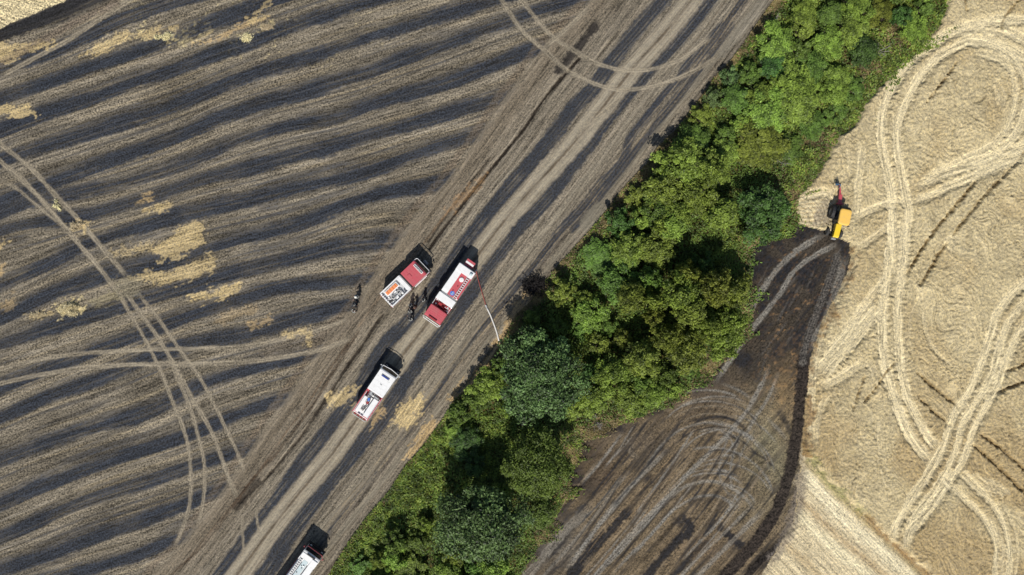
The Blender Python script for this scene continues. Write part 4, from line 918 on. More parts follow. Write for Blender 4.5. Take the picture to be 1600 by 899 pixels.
# --- red-cabbed truck with open equipment body (nearest the left field)
def open_truck():
    x, y = W(633.5, 439.9, 2.6); e = empty('fire_truck', x, y, R_(43.5))
    tag(e, 'red-cabbed fire truck with an open white body and an orange stretcher lying on it', 'fire truck', 'fire trucks on the farm track')
    wd = 2.34; chassis(e, -3.45, 3.3, wd, [2.15, -1.95])
    cab(e, .25, 2.62, wd, .85, 2.75, 'red', .3)
    MB().box((.1, 0, 1.75), (.26, wd-.35, 1.5), .03).build('body_gap_frame', M['black'], e)
    # bodywork: floor, red lower sides, white frame
    MB().box((-1.78, 0, 1.22), (3.36, wd, .72), .04).build('body', M['red'], e)
    for s in (1, -1):
        MB().box((-1.78, s*(wd/2-.07), 2.02), (3.34, .13, .86), .03).build('side_panel', M['white'], e)
        for k in range(3): MB().box((-2.85+k*1.07, s*(wd/2+.004), 1.75), (.96, .02, .9), .01).build('roller_shutter', M['alu'], e)
    MB().box((-.36, 0, 2.33), (.52, wd-.3, .26), .03).build('front_locker', M['white'], e)
    MB().box((-1.95, 0, 1.8), (2.7, wd-.27, .3), .01).build('load_floor', M['alu'], e)
    MB().box((-.02, 0, 2.3), (.1, wd-.5, .12), .02).tube([(-.02, -wd/2+.1, 1.7), (-.02, -wd/2+.1, 2.55), (-.02, wd/2-.1, 2.55), (-.02, wd/2-.1, 1.7)], .035, 8).build('headboard_rail', M['alu'], e)
    # stretcher
    st = MB().box((-1.98, .52, 2.16), (2.1, .74, .16), .07).build('stretcher', M['white'], e)
    MB().box((-1.98, .52, 2.27), (1.8, .48, .12), .05).build('stretcher_pad', M['orange'], st)
    b = MB()
    for k in range(4): b.box((-2.6+k*.42, .52, 2.34), (.05, .5, .012), .004)
    b.build('strap', M['red'], st)
    # equipment
    g = random.Random(4); mb = MB(); mg = MB(); mw = MB()
    for k in range(26):
        px, py = g.uniform(-3.15, -.95), g.uniform(-.8, .02); q = g.choice([mb, mg, mw, mw, mg, mw])
        if g.random() < .5: q.box((px, py, 1.95+g.uniform(0, .22)), (g.uniform(.12, .42), g.uniform(.1, .3), g.uniform(.12, .36)), .03, Matrix.Rotation(g.uniform(0, 3), 4, 'Z'))
        else: q.cyl((px, py, 2.0+g.uniform(0, .2)), g.uniform(.06, .15), g.uniform(.2, .5), g.choice(['X', 'Y', 'Z']), 12)
    build_pieces(mb, 'equipment', M['black'], e); build_pieces(mg, 'equipment', M['grey'], e); build_pieces(mw, 'equipment', M['white'], e)
    coil(e, 'hose_coil', (-1.5, -.4, 2.2), .33, 'canvas'); coil(e, 'hose_coil', (-2.5, -.35, 2.18), .3, 'canvas')
    MB().tube([(-3.3, -.1, 2.1), (-2.4, -.62, 2.32), (-1.2, -.45, 2.35)], .045, 8).build('branch_pipe', M['alu'], e)
    # rear step clutter
    mb = MB().box((-3.56, 0, .9), (.3, wd-.1, .08), .02)
    for k in range(7): mb.box((-3.42, -.95+k*.31, 2.1+.1*(k % 2)), (.22, .2, .34), .05)
    build_pieces(mb, 'rear_step', M['white'], e)
    MB().box((-3.5, 0, 1.5), (.1, wd-.5, .8), .03).build('rear_shutter', M['alu'], e)
    # front: bumper loop, light bar, winch
    MB().tube([(2.4, -wd/2-.04, 2.5), (2.98, -wd/2-.02, 2.45), (3.1, -wd/2+.14, 2.44), (3.1, wd/2-.14, 2.44), (2.98, wd/2+.02, 2.45), (2.4, wd/2+.04, 2.5)], .055, 8).tube([(3.1, -wd/2+.3, 2.44), (3.2, -wd/2+.3, 1.0)], .03, 6).tube([(3.1, wd/2-.3, 2.44), (3.2, wd/2-.3, 1.0)], .03, 6).build('brush_guard', M['alu'], e)
    MB().box((3.08, 0, .8), (.28, wd+.02, .42), .06).build('bumper', M['black'], e)
    MB().box((3.4, .15, .82), (.38, .7, .3), .05).cyl((3.42, .15, .98), .12, .6, 'Y', 14).build('winch', M['grey'], e)
    lb = MB().box((2.28, 0, 2.84), (.34, 1.5, .1), .04).build('light_bar', M['white'], e)
    MB().box((2.28, 0, 2.895), (.2, 1.34, .05), .015).build('light_bar_cover', M['black'], lb)
    bl = MB()
    for k in range(6): bl.box((2.28+.03*(k % 2), -.52+k*.21, 2.925), (.1, .13, .012), .004)
    bl.build('sign_lettering', M['lens'], lb)
    MB().box((.85, .1, 2.79), (.42, .55, .06), .03).build('roof_hatch', M['red'], e)
    MB().box((1.3, -wd/2-.07, 1.35), (2.1, .1, .12), .02).build('side_step', M['white'], e)
    MB().box((1.3, wd/2+.07, .95), (2.1, .1, .12), .02).build('side_step', M['white'], e)
    for s in (1, -1):
        mirror(e, 2.85, s*(wd/2+.2), 2.2, 'black', s); lamp(e, 'headlight', (3.02, s*.8, 1.22), (.06, .26, .2), 'lens'); lamp(e, 'tail_light', (-3.72, s*.95, .95), (.05, .2, .12), 'redlens')
    MB().tube([(.2, -.9, 2.6), (.1, -1.0, 3.1)], .012, 5).build('antenna', M['black'], e)
    return e
open_truck()

# --- long tanker: red cab facing down-left, white roof, ladder, red and white rear locker
def tanker(px, py, rz, cabcol, deckcol, label, emblem, rear_box, mcol):
    x, y = W(px, py, 2.8); e = empty('fire_truck', x, y, R_(rz)); tag(e, label, 'fire truck', 'fire trucks on the farm track')
    wd = 2.42; chassis(e, -4.0, 3.9, wd, [2.9, -2.1], .54)
    if cabcol == 'red':
        cab(e, 2.25, 3.88, wd, .85, 2.72, 'red', .2)
        # open crew / pump bay behind the cab
        MB().box((1.78, 0, 1.3), (.92, wd, .9), .03).build('pump_bay', M['dred'], e)
        MB().box((1.78, -.3, 1.95), (.4, .5, .4), .05).cyl((1.62, .55, 1.95), .16, .4, 'Z', 14).box((1.95, .2, 1.95), (.14, .5, .3), .03).build('pump', M['dred'], e)
        g = MB()
        for q in ((1.45, -.95, 2.2), (1.98, -.8, 2.15), (1.6, .8, 2.1), (2.0, .95, 2.2)): g.cyl(q, .1, .1, 'Z', 12).tube([q, (q[0]+.1, q[1]*.6, 1.9)], .03, 6)
        build_pieces(g, 'valve', M['alu'], e)
        build_pieces(MB().tube([(1.35, -wd/2+.05, 2.5), (2.25, -wd/2+.05, 2.5)], .03, 6).tube([(1.35, wd/2-.05, 2.5), (2.25, wd/2-.05, 2.5)], .03, 6).tube([(1.7, .4, 2.5), (1.7, 1.1, 2.5)], .025, 6), 'grab_rail', M['white'], e)
        MB().box((.85, 0, 2.0), (1.0, wd+.06, 1.5), .05).build('cross_locker', M['white'], e)
        MB().box((.27, 0, 2.6), (.16, wd-.3, .12), .02).build('roof_gutter', M['grey'], e)
        fx = .2; body_f = .16
    else:
        cab(e, 2.5, 3.95, wd, .85, 2.82, 'white', .1)
        body_f = 2.42; fx = 2.4
    up_z = 0 if cabcol == 'red' else .2
    # tank body: red lower sides, white upper deck
    L_ = body_f+4.1; cx = (body_f-4.1)/2
    MB().box((cx, 0, 1.35), (L_, wd, 1.0), .04).build('body', M['red'], e)
    MB().box((cx, 0, 2.2), (L_-.02, wd-.06, .82), .04).build('upper_body', M['white'], e)
    (MB().box((cx-.1, -.74, 2.68), (L_-.5, .86, .2), .04) if cabcol == 'red' else MB().box((-.1, -wd/2+.45, 2.84), (7.4, .8, .24), .05)).build('deck_locker', M['white'], e)
    MB().box((-1.5, .14, 2.625), (3.25, .86, .06), .01).build('walkway', M[deckcol], e) if cabcol == 'red' else MB().box((-.4, .16, 2.83), (6.6, .66, .06), .01).build('walkway', M[deckcol], e)
    if cabcol == 'red':
        MB().box((cx, wd/2-.08, 2.52), (L_-.4, .2, .24), .02).build('side_rail', M['red'], e)
        MB().box((-3.55, 0, 2.74), (.95, wd-.02, .22), .05).build('rear_deck', M['white'], e)
    else:
        MB().box((3.3, .4, 2.84), (.72, wd-.9, .14), .04).build('front_deck', M['white'], e)
        MB().box((cx, wd/2+.03, 2.3), (L_+1.2, .07, .16), .02).build('side_rail', M['dred'], e)
    ladder(e, -3.0 if cabcol == 'red' else -3.6, .05 if cabcol == 'red' else 2.95, wd/2-.38, 2.78+up_z*.8, .34, 'white' if cabcol == 'red' else 'white', 'white')
    MB().box((-1.45 if cabcol == 'red' else -.35, wd/2-.38, 2.66+up_z), (3.1 if cabcol == 'red' else 6.5, .42, .05), .01).build('ladder_tray', M['dred' if cabcol == 'red' else 'grey'], e)
    hx = -2.35 if cabcol == 'red' else .1
    hh = MB().cyl((hx, .22, 2.72+up_z), .3, .14, 'Z', 24).build('hatch', M['white'], e); MB().cyl((hx, .22, 2.8+up_z), .24, .05, 'Z', 24).box((hx, .22, 2.84+up_z), (.3, .05, .03), .01).build('hatch_lid', M['white'], hh)
    for q in ((hx+.95, .3), (hx+1.75, .1)): MB().cyl((q[0], q[1], 2.7+up_z), .07, .14, 'Z', 10).box((q[0], q[1], 2.78+up_z), (.16, .05, .04), .01).build('vent', M['dred' if cabcol == 'red' else 'grey'], e)
    if cabcol != 'red':
        MB().cyl((2.2, .05, 2.92), .1, .16, 'Z', 12).cyl((2.05, .3, 2.92), .06, .16, 'Z', 10).build('vent', M['alu'], e)
    if emblem:
        em = MB().cyl((-.3, .22, 2.665), .3, .02, 'Z', 28).build('emblem', M['blue'], e)
        MB().box((-.3, .22, 2.68), (.4, .05, .01)).box((-.18, .22, 2.681), (.05, .34, .01)).box((-.4, .3, 2.682), (.05, .2, .01)).build('emblem_mark', M['pale'], em)
    for s in (1, -1):
        for k in range(3):
            xa = body_f-.25-(L_-.4)*k/3-(L_-.4)/6
            MB().box((xa, s*(wd/2+.006), 1.75), ((L_-.4)/3-.12, .02, 1.2), .01).build('roller_shutter', M['alu'], e)
        mirror(e, 4.0, s*(wd/2+.2), 2.25, mcol, s); lamp(e, 'headlight', (4.12, s*.85, 1.15), (.06, .28, .22), 'lens'); lamp(e, 'tail_light', (-4.14, s*1.0, 1.1), (.05, .18, .3), 'redlens')
    bp_ = MB().box((4.1, 0, .75), (.3, wd+.04, .42), .06).build('bumper', M['white' if cabcol == 'red' else 'black'], e)
    MB().tube([(4.1, -wd/2-.04, 2.2), (4.3, -wd/2+.1, 2.2), (4.3, wd/2-.1, 2.2), (4.1, wd/2+.04, 2.2)], .05, 8).build('front_rail', M['white' if cabcol == 'red' else 'red'], e)
    lb = MB().box((3.72, 0, 2.84), (.22, 1.2, .12), .04).build('light_bar', M['dred' if cabcol == 'red' else 'black'], e)
    for s in (): MB().box((3.72, s*.4, 2.85), (.24, .3, .13), .04).build('beacon', M['bluelens'], lb)
    if rear_box:
        rb = MB().box((-4.62, -.12, 1.85), (.9, 1.2, .75), .05).build('rear_locker', M['red'], e)
        MB().box((-4.62, -.12, 2.235), (.26, 1.12, .03), .008).build('stripe', M['white'], rb)
        MB().box((-4.62, -.12, 1.2), (.85, 1.1, .6), .03).build('pump_panel', M['black'], e)
        r = MB().cyl((-3.6, .85, 2.9), .22, .3, 'Y', 18).build('hose_reel', M['pale'], e)
        MB().cyl((-4.35, .95, 1.2), .09, .3, 'X', 12).build('outlet', M['alu'], e)
        build_pieces(MB().tube([(4.0, -wd/2-.15, 2.45), (4.25, -wd/2-.2, 2.5), (4.3, -wd/2-.05, 2.45)], .03, 6).tube([(4.2+.16*math.cos(t/8*6.28), -wd/2+.12+.16*math.sin(t/8*6.28), 1.9) for t in range(9)], .03, 6), 'wide_mirror', M['black'], e)
    return e
tanker(702.2, 460, 235.3, 'red', 'red', 'long fire tanker with red cab, white deck, roof ladder and red hose at its rear', True, True, 'black')
tanker(459, 907, 54, 'white', 'pale', 'white-roofed fire tanker cut off by the bottom edge, ladder beside pale blue walkway', False, False, 'red')

# --- white-cabbed truck with open rear body
def crew_truck():
    x, y = W(586.6, 613.5, 2.6); e = empty('fire_truck', x, y, R_(55.9))
    tag(e, 'fire truck with long plain white cab roof, blue light bar and red-edged open rear body', 'fire truck', 'fire trucks on the farm track')
    wd = 2.3; chassis(e, -3.55, 3.4, wd, [2.3, -2.0])
    cab(e, -.1, 3.0, wd, .85, 2.78, 'white', .3, 'white')
    MB().box((-1.9, 0, 1.3), (3.5, wd, .86), .04).build('body', M['red'], e)
    for s in (1, -1):
        MB().box((-1.9, s*(wd/2-.05), 2.05), (3.5, .11, .85), .03).build('side_panel', M['red'], e)
        MB().box((-1.95, s*(wd/2-.16), 2.5), (3.0, .06, .05), .015).build('top_rail', M['alu'], e)
        for k in range(3): MB().box((-3.05+k*1.12, s*(wd/2+.006), 1.75), (1.0, .02, 1.0), .01).build('roller_shutter', M['alu'], e)
    MB().box((-2.05, -.62, 2.28), (2.6, .7, .32), .04).build('deck_locker', M['white'], e)
    MB().box((-2.25, .70, 2.26), (2.3, .44, .28), .04).build('deck_locker', M['white'], e)
    MB().box((-1.95, .2, 1.9), (3.2, 1.1, .2), .02).build('load_floor', M['white'], e)
    mb = MB().box((-.45, .35, 2.32), (.5, .5, .22), .05).box((-.5, -.5, 2.35), (.36, .62, .2), .04).cyl((-.95, .5, 2.3), .16, .3, 'X', 14)
    build_pieces(mb, 'equipment', M['grey'], e)
    build_pieces(MB().box((-.38, -.3, 2.5), (.12, 1.1, .1), .02).box((-.8, -.02, 2.38), (.16, .4, .12), .03).tube([(-2.9, .1, 2.3), (-1.8, -.1, 2.42), (-1.0, .1, 2.4)], .045, 8).tube([(-2.6, -.12, 2.35), (-1.6, .3, 2.4)], .03, 6), 'equipment', M['black'], e)
    build_pieces(MB().box((-1.25, .22, 2.36), (.42, .3, .18), .05, Matrix.Rotation(.5, 4, 'Z')), 'equipment', M['blue'], e)
    build_pieces(MB().box((-1.7, .14, 2.34), (.34, .34, .16), .05).box((-3.1, -.6, 2.35), (.4, .3, .1), .03), 'equipment', M['dred'], e)
    coil(e, 'hose_coil', (-1.45, .35, 2.25), .3, 'canvas'); coil(e, 'hose_coil', (-2.65, .3, 2.12), .28, 'canvas')
    MB().box((-3.7, 0, 1.15), (.3, wd-.05, .5), .04).build('rear_bumper', M['white'], e)
    tl = MB()
    for k in range(4): tl.box((-3.68, -.7+.46*k+.0, 2.3), (.2, .36, .2), .05)
    build_pieces(tl, 'rear_basket', M['dred'], e)
    MB().tube([(-3.55, -wd/2+.1, 2.45), (-3.85, -wd/2+.15, 2.5), (-3.85, wd/2-.15, 2.5), (-3.55, wd/2-.1, 2.45)], .035, 8).build('rear_rail', M['alu'], e)
    MB().tube([(2.9, -wd/2-.05, 2.45), (3.38, -wd/2+.0, 2.38), (3.5, 0, 2.36), (3.38, wd/2, 2.38), (2.9, wd/2+.05, 2.45)], .05, 8).build('brush_guard', M['white'], e)
    MB().box((3.5, 0, .8), (.28, wd+.02, .42), .06).build('bumper', M['black'], e)
    lb = MB().box((2.35, 0, 2.86), (.26, 1.16, .1), .04).build('light_bar', M['grey'], e)
    MB().box((2.35, 0, 2.915), (.17, 1.0, .05), .02).build('light_bar_lens', M['bluelens'], lb)
    MB().box((1.3, -.02, 2.798), (.05, .3, .012)).box((1.22, -.05, 2.798), (.04, .2, .012)).build('roof_number', M['grey'], e)
    for s in (1, -1):
        mirror(e, 3.25, s*(wd/2+.2), 2.15, 'white', s); lamp(e, 'headlight', (3.42, s*.82, 1.2), (.06, .26, .2), 'lens'); lamp(e, 'tail_light', (-3.86, s*.95, 1.15), (.05, .2, .2), 'redlens')
    return e
crew_truck()

# --- tractor with a plough
def tractor():
    x, y = W(1303, 348, 0); e = empty('tractor', x, y, R_(-102)); tag(e, 'yellow farm tractor with orange-yellow cab roof at the edge of the burnt clearing', 'tractor')
    MB().box((.2, 0, .95), (3.0, .5, .5), .08).box((-1.1, 0, .9), (.6, .9, .55), .08).cyl((-1.2, 0, .82), .16, 1.9, 'Y', 12).cyl((1.45, 0, .55), .1, 1.5, 'Y', 12).build('chassis', M['black'], e)
    MB().prism([(.35, 1.05), (2.05, 1.0), (2.1, 1.35), (1.95, 1.52), (.35, 1.68)], -.36, .36, .07).build('hood', M['yellow'], e)
    g = MB()
    for k in range(5): g.box((.7+k*.22, .37, 1.35), (.14, .02, .16)).box((.7+k*.22, -.37, 1.35), (.14, .02, .16))
    g.build('dark_panel', M['black'], e)  # louvred grilles on the hood sides
    MB().box((2.22, 0, .75), (.22, .6, .35), .05).build('front_weight', M['grey'], e)
    c = MB()
    for px, py in ((.25, .62), (.25, -.62), (-1.05, .68), (-1.05, -.68)): c.tube([(px, py, 1.2), (px-.04, py*.95, 2.65)], .04, 6)
    c.box((-.4, 0, 1.25), (1.35, 1.2, .2), .04).box((-.75, 0, 1.55), (.5, .55, .5), .08).build('cab_frame', M['black'], e)
    gl = MB()
    for s in (1, -1): gl.box((-.4, s*.64, 2.0), (1.2, .02, 1.15), .005)
    gl.box((.25, 0, 2.0), (.02, 1.15, 1.2), .005).box((-1.08, 0, 2.0), (.02, 1.2, 1.15), .005).build('cab_window', M['glass'], e)
    rf = MB(); ring = []
    for cx_, cy_, a0 in ((.3, .36, 0), (-1.14, .36, 90), (-1.14, -.36, 180), (.3, -.36, 270)):
        for k in range(6): a = math.radians(a0+k*18); ring.append((cx_-.02+.38*math.cos(a)*.8, cy_+.38*math.sin(a)))
    lv = [[rf.bm.verts.new((-.42+(x_+.42)*q, y_*q, z_)) for x_, y_ in ring] for z_, q in ((2.64, .97), (2.72, 1.0), (2.82, .98), (2.88, .9), (2.9, .75))]
    for A, B in zip(lv, lv[1:]):
        for k in range(len(ring)): rf.bm.faces.new((A[k], A[(k+1) % len(ring)], B[(k+1) % len(ring)], B[k]))
    rf.bm.faces.new(lv[0][::-1]); rf.bm.faces.new(lv[-1]); rf.build('roof', M['amber'], e)
    for s in (1, -1):
        wheel(e, -1.15, s*.98, .8, .46, hub=M['grey']); wheel(e, 1.4, s*.86, .52, .34, hub=M['grey'])
        f = MB(); n = 9
        for k in range(n-1):
            a0 = math.radians(15+150*k/(n-1)); a1 = math.radians(15+150*(k+1)/(n-1)); am = (a0+a1)/2
            f.box((-1.15+math.cos(am)*.92, s*.93, .8+math.sin(am)*.92), (.36, .5, .05), .01, Matrix.Rotation(-(am-math.pi/2), 4, 'Y'))
        f.build('mudguard', M['black'], e)
        lamp(e, 'headlight', (2.08, s*.22, 1.25), (.05, .2, .14), 'lens'); lamp(e, 'work_light', (.36, s*.6, 2.66), (.1, .16, .12), 'lens')
        mirror(e, .5, s*.95, 2.2, 'black', s)
    MB().tube([(.9, .42, 1.5), (.92, .44, 2.35)], .045, 8).build('exhaust', M['black'], e)
    build_pieces(MB().tube([(-1.5, .3, .6), (-2.1, .12, .7)], .04, 6).tube([(-1.5, -.3, .6), (-2.1, -.12, .7)], .04, 6).tube([(-1.5, 0, 1.3), (-2.1, 0, 1.15)], .035, 6), 'linkage', M['black'], e)
    # plough: its own thing, hitched to the tractor
    p = empty('plough', x-.05, y+.05, R_(-99)); tag(p, 'narrow red plough hitched behind the yellow tractor', 'plough')
    MB().tube([(-2.15, .22, .75), (-2.5, .15, 1.0), (-4.9, -.42, .95)], .085, 8).tube([(-2.15, -.3, .75), (-2.5, -.1, 1.0)], .07, 8).box((-2.3, -.02, 1.0), (.2, .75, .4), .05).tube([(-2.3, -.25, 1.05), (-4.6, -.36, 1.1)], .05, 8).build('beam', M['red'], p)
    MB().prism([(-2.4, 1.12), (-3.5, 1.12), (-3.5, 1.16), (-2.4, 1.2)], -.28, .08, .01).build('top_plate', M['red'], p)
    for k in range(4):
        xx = -2.75-k*.62; yy = .05-k*.15
        s_ = MB().tube([(xx, yy, .95), (xx-.05, yy, .5), (xx+.12, yy, .2)], .045, 6).build('shank', M['red'], p)
        MB().box((xx+.12, yy+.16, .3), (.5, .05, .42), .015, Matrix.Rotation(.6, 4, 'Z')).build('mouldboard', M['grey'], s_)
    wheel(p, -4.5, -.75, .3, .14)
tractor()

# ------------------------------------------------------------------ people
def person_meshes(arm=.0, stride=.12, lean=.05, seed=0):
    """one continuous skinned body and its clothes; returns meshes"""
    def skinned(vs, es, rad, root, lvl=1, name='body'):
        me = bpy.data.meshes.new(name); me.from_pydata(vs, es, []); o = bpy.data.objects.new(name, me); COL.objects.link(o)
        m = o.modifiers.new('s', 'SKIN'); m.use_smooth_shade = True; o.modifiers.new('d', 'SUBSURF').levels = lvl
        for v, r in zip(me.skin_vertices[0].data, rad): v.radius = r if isinstance(r, tuple) else (r, r)
        me.skin_vertices[0].data[root].use_root = True
        dg = bpy.context.evaluated_depsgraph_get(); ev = o.evaluated_get(dg); out = bpy.data.meshes.new_from_object(ev); bpy.data.objects.remove(o); return out
    L = lean; s = stride
    vs = [(0, 0, .95), (L*.4, 0, 1.12), (L*.8, 0, 1.32), (L, 0, 1.45), (L*1.1, 0, 1.53), (L*1.2, 0, 1.62), (L*1.25+.01, 0, 1.71)]
    es = [(i, i+1) for i in range(6)]; rad = [(.16, .12), (.15, .11), (.17, .12), (.10, .09), .055, (.085, .095), (.075, .085)]
    def add(v, r, frm): vs.append(v); rad.append(r); es.append((frm, len(vs)-1)); return len(vs)-1
    for sd in (1, -1):
        a = add((s*sd*.15, .10*sd, .86), .095, 0); k = add((s*sd*.6+.04, .11*sd, .48), .062, a); f = add((s*sd, .115*sd, .09), .045, k); add((s*sd+.17, .125*sd, .05), .035, f)
        sh = add((L, .19*sd, 1.42), .065, 3); up_ = arm if sd > 0 else arm*.4
        el_ = add((L+.06+.18*up_, .27*sd, 1.15+.12*up_), .045, sh); wr = add((L+.2+.28*up_, .24*sd, .93+.42*up_), .032, el_)
        pm = add((L+.25+.32*up_, .235*sd, .87+.46*up_), .036, wr)
        for q in range(4): f1 = add((L+.29+.33*up_, (.235+.018*(q-1.5))*sd, .82+.47*up_), .010, pm); add((L+.30+.33*up_, (.235+.018*(q-1.5))*sd, .78+.47*up_-.006*abs(q-1)), .008, f1)
        t1_ = add((L+.29+.31*up_, .20*sd, .86+.46*up_), .011, pm); add((L+.31+.31*up_, .19*sd, .83+.46*up_), .009, t1_)
    body = skinned(vs, es, rad, 0)
    face = MB().ball((L*1.25+.10, 0, 1.66), .018, (1, .8, 1.3), 6)
    for sd in (1, -1): face.ball((L*1.25+.083, .03*sd, 1.69), .010, (1, 1, .8), 6).ball((L*1.25, .085*sd, 1.665), .02, (.8, .4, 1.3), 6)
    face.box((L*1.25+.088, 0, 1.615), (.012, .045, .008), .002)
    fm = bpy.data.meshes.new('face'); face.bm.to_mesh(fm); face.bm.free()
    # clothing shells slightly larger than the body
    vs2, es2, r2 = [], [], []
    def add2(v, r, frm=None):
        vs2.append(v); r2.append(r)
        if frm is not None: es2.append((frm, len(vs2)-1))
        return len(vs2)-1
    a0 = add2((0, 0, .86), (.19, .15)); a1 = add2((L*.4, 0, 1.1), (.185, .14), a0); a2 = add2((L*.8, 0, 1.32), (.205, .15), a1); a3 = add2((L, 0, 1.46), (.12, .11), a2)
    for sd in (1, -1):
        up_ = arm if sd > 0 else arm*.4
        q1 = add2((L, .2*sd, 1.42), .085, a3); q2 = add2((L+.06+.18*up_, .275*sd, 1.15+.12*up_), .065, q1); add2((L+.18+.27*up_, .245*sd, .96+.40*up_), .052, q2)
    jacket = skinned(vs2, es2, r2, 0, name='jacket')
    vs2, es2, r2 = [], [], []
    b0 = add2((0, 0, .92), (.175, .135))
    for sd in (1, -1):
        q1 = add2((s*sd*.15, .10*sd, .84), .115, b0); q2 = add2((s*sd*.6+.04, .11*sd, .48), .08, q1); add2((s*sd, .115*sd, .15), .065, q2)
    tr = skinned(vs2, es2, r2, 0, name='trousers')
    return body, fm, jacket, tr
POSES = [person_meshes(0, .1, .04), person_meshes(.9, .16, .10), person_meshes(.45, -.12, .16)]
def person(px, py, rz, pose, jac, trou, head, label, group='firefighters standing between the trucks', tape=True):
    x, y = W(px, py, 0); e = empty('person', x, y, R_(rz)); tag(e, label, 'person', group)
    bm_, fm, jm, tm = POSES[pose]
    def part(nm, me, mat, par=e):
        me = me.copy(); me.materials.clear(); me.materials.append(M[mat]); o = bpy.data.objects.new(nm, me); COL.objects.link(o); o.parent = par
        for p in me.polygons: p.use_smooth = True
        return o
    b = part('body', bm_, 'skin'); part('face', fm, 'skin', b); j = part('jacket', jm, jac); t = part('trousers', tm, trou)
    L = [.04, .10, .16][pose]
    bt = MB()
    for sd in (1, -1): s_ = [.1, .16, -.12][pose]*sd; bt.box((s_+.07, .12*sd, .06), (.3, .12, .12), .04).cyl((s_, .117*sd, .17), .065, .16, 'Z', 12)
    bt.build('boots', M['black'], e)
    if head == 'hair': MB().ball((L*1.25-.012, 0, 1.70), .108, (1.0, .93, .92), 14).build('hair', M['hair'], e, smooth=True)
    else:
        h = MB().ball((L*1.25, 0, 1.73), .145, (1.1, .95, .85), 18).cyl((L*1.25+.01, 0, 1.70), .175, .02, 'Z', 22).build('helmet', M[head], e, smooth=False)
        MB().box((L*1.25+.15, 0, 1.74), (.02, .1, .1), .01).build('badge', M['reflective'], h)
    if tape:
        tp = MB(); n = 16
        for z, rx, ry in ((1.02, .165, .215), (1.3, .168, .235)):
            tp.tube([(L*(z-.95)*1.6+rx*math.cos(6.283*k/n), ry*math.sin(6.283*k/n), z) for k in range(n)], .014, 4, closed=True)
        tp.box((L, .17, 1.53), (.2, .05, .015), .004).box((L, -.17, 1.53), (.2, .05, .015), .004)
        tp.build('reflective_tape', M['reflective'], j)
    return e
G1 = 'firefighters beside the left field'; G2 = 'firefighters between the two upper trucks'
person(561.5, 463.5, 200, 1, 'turnout', 'turnout', 'helmet', 'person in black turnout gear and white helmet at the edge of the left field', G1)
person(556.5, 475.5, 20, 0, 'turnout', 'turnout', 'black', 'person in black gear and black helmet just below the one in the white helmet', G1)
person(555.5, 486.5, 60, 2, 'turnout', 'turnout', 'hair', 'bareheaded person in black, lowest of the three beside the left field', G1)
person(643, 476, 300, 1, 'turnout', 'turnout', 'black', 'person in black gear with one arm out, closest to the rear of the open truck', G2)
person(651, 478.5, 200, 0, 'khaki', 'khaki', 'hair', 'person in brown clothing standing between the two upper trucks', G2, tape=False)
person(663.5, 468.5, 150, 0, 'turnout', 'turnout', 'black', 'person in black nearest the side of the long tanker', G2)
person(643, 487.5, 90, 2, 'turnout', 'turnout', 'black', 'person in black leaning forward, second from the bottom of the group between trucks', G2)
person(644, 499, 110, 1, 'turnout', 'turnout', 'black', 'person in black, lowest of the group between the trucks', G2)
person(1303.5, 289, 250, 1, 'bluecloth', 'bluecloth', 'hair', 'person in blue work clothes standing behind the plough in the wheat', None, tape=False)

# ------------------------------------------------------------------ hose, dead branches, straw heap
def ground_hose(name, pts, r, mat, label, z=.1):
    q = spline(pts, 6); P = [((a[0]-800)/PPM, (449.5-a[1])/PPM, z+.03*math.sin(i*1.7)) for i, a in enumerate(q)]
    o = MB().tube(P, r, 8).build(name, M[mat], None, smooth=True); tag(o, label, 'hose'); return o
h1 = [(742,418),(744.5,424),(746.5,434),(750,447),(755,463),(759,477)]
q = [((a-800)/PPM, (449.5-b)/PPM, z) for (a, b), z in zip(h1, (1.0, .35, .12, .1, .1, .1))]
tag(MB().tube(q, .055, 8).build('red_hose', M['redhose'], None, smooth=True), 'red hose running from the rear of the long tanker across the track', 'hose')
MB_ = MB().cyl((0, 0, 0), .11, .3, 'X', 14).cyl((.12, 0, 0), .13, .05, 'X', 14)
cp = MB_.build('hose_coupling', M['alu'], None, loc=((759.5-800)/PPM, (449.5-478.5)/PPM, .13), rz=R_(-68)); tag(cp, 'metal coupling joining the red hose to the white hose', 'coupling')
ground_hose('white_hose', [(760,480),(765.5,491),(771,505),(776,519),(779.5,533)], .095, 'whitehose', 'white canvas hose lying across the track towards the hedge')

def dead_branches(name, px, py, r, h, mat, n, label, cat, seed, z0=0.):
    g = random.Random(seed); x, y = W(px, py, h*.6); e = empty(name, x, y, 0, z0); tag(e, label, cat)
    for k in range(n):
        a = g.uniform(0, 6.28); mb = MB(); q = Vector((math.cos(a)*r*g.uniform(.5, 1), math.sin(a)*r*g.uniform(.5, 1), h*g.uniform(.5, 1)))
        m_ = q*.5+Vector((g.uniform(-.1, .1), g.uniform(-.1, .1), .1)); mb.tube([(0, 0, 0), m_, q], .045, 5, .015)
        for _ in range(5):
            s_ = g.uniform(.3, .95); b = q*s_; mb.tube([b, b+Vector((g.uniform(-1, 1), g.uniform(-1, 1), g.uniform(0, .6)))*r*.4], .02, 4, .006)
        mb.build('branch', M[mat], e)
    return e
dead_branches('dead_shrub', 1224, 250, 1.2, 2.4, 'greybark', 8, 'dead grey branches poking out at the hedge end above the black shadow', 'dead shrub', 1)
dead_branches('dead_shrub', 1375, 78, 1.4, 1.6, 'greybark', 10, 'pale leafless shrub beside the wheat near the top of the hedge', 'dead shrub', 2)
dead_branches('dead_shrub', 930, 660, 1.3, 1.2, 'greybark', 9, 'bleached bare twigs between the hedge and the burnt clearing', 'dead shrub', 3)
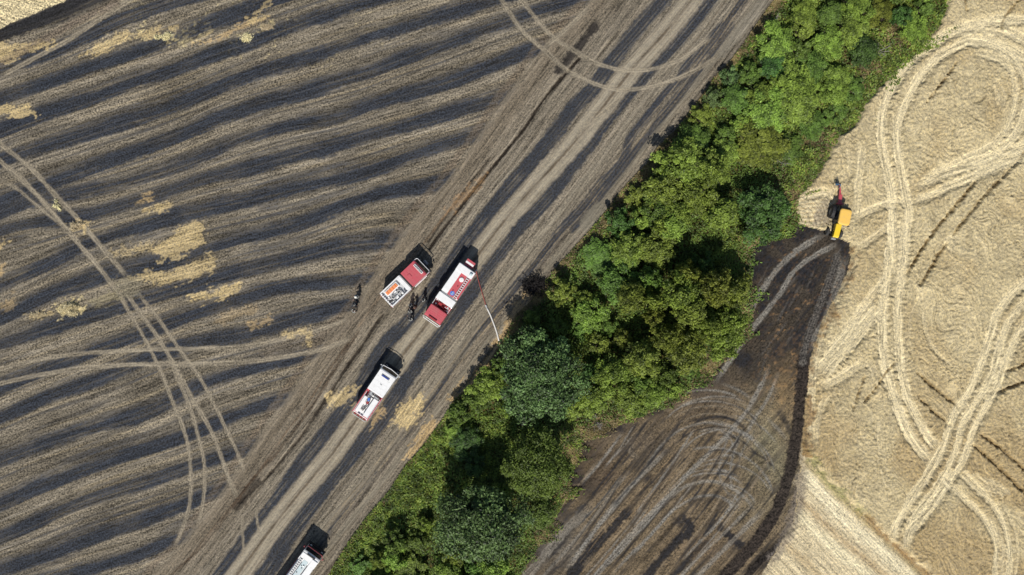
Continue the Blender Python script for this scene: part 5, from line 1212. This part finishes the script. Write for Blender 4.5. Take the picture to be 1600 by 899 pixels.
dead_branches('dead_shrub', 1213, 34, 1.1, 1.2, 'greybark', 8, 'dead stems on the track side of the hedge near the top edge', 'dead shrub', 4)
cb = dead_branches('charred_bush', 836, 446, 1.6, .9, 'char', 16, 'blackened burnt bush at the track edge opposite the hose', 'burnt bush', 5)
n = 1500; g = np.random.default_rng(3); P = g.normal(size=(n, 3))*[.75, .55, .25]+[0, 0, .35]; P[:, 2] = np.abs(P[:, 2])
me = leaves_mesh('charred_leaves', P, g.normal(size=(n, 3)), .16*g.uniform(.5, 1.5, n), g.random(n)); me.materials.append(M['char']); o = bpy.data.objects.new('charred_leaves', me); COL.objects.link(o); o.parent = cb

def straw_heap(px, py, rx, ry, hh, label, seed, n=1500):
    g = np.random.default_rng(seed); nb = 7; bc = g.normal(size=(nb, 2))*.42; bs = g.uniform(.18, .5, nb); kk = g.integers(0, nb, n); q = g.normal(size=(n, 2))*bs[kk, None]*.6; X_ = (bc[kk, 0]+q[:, 0])*rx; Y_ = (bc[kk, 1]+q[:, 1])*ry; Z_ = hh*np.exp(-(q**2).sum(1)/(bs[kk]**2)*1.2)*g.random(n)**.4+.02
    P = np.stack([X_, Y_, Z_], 1); me = leaves_mesh('straw_heap', P, g.normal(size=(n, 3))*[.6, .6, 0]+[0, 0, .8], .10*g.uniform(.6, 1.4, n), g.random(n), 4.5)
    me.materials.append(STRAW); o = bpy.data.objects.new('straw_heap', me); COL.objects.link(o); o.location = ((px-800)/PPM, (449.5-py)/PPM, 0); tag(o, label, 'straw heap')
STRAW = leaf_mat('loose_straw', (.66, .56, .36), .3, (.05, .05, .03), .15)
straw_heap(111, 482, 1.7, 1.0, .5, 'largest pale heap of loose straw on the left field, left of the crossing wheel tracks', 1, 2600)
straw_heap(118, 353, .9, .5, .3, 'small straw heap caught between the wheel tracks at the left', 2, 700)
straw_heap(90, 322, .4, .4, .25, 'tiny straw tuft inside the upper left wheel tracks', 3, 250)
straw_heap(61, 492, .9, .35, .2, 'thin trail of straw leading left from the largest heap', 4, 600)
straw_heap(418, 43, .9, .35, .25, 'pale straw scrap near the top edge, right end of the straw patches', 5, 500)
straw_heap(258, 59, 1.0, .5, .25, 'white bleached straw scrap at the middle of the upper straw patches', 6, 600)
straw_heap(386, 59, 1.1, .6, .2, 'sparse bleached straw below the upper right straw patch', 7, 400)
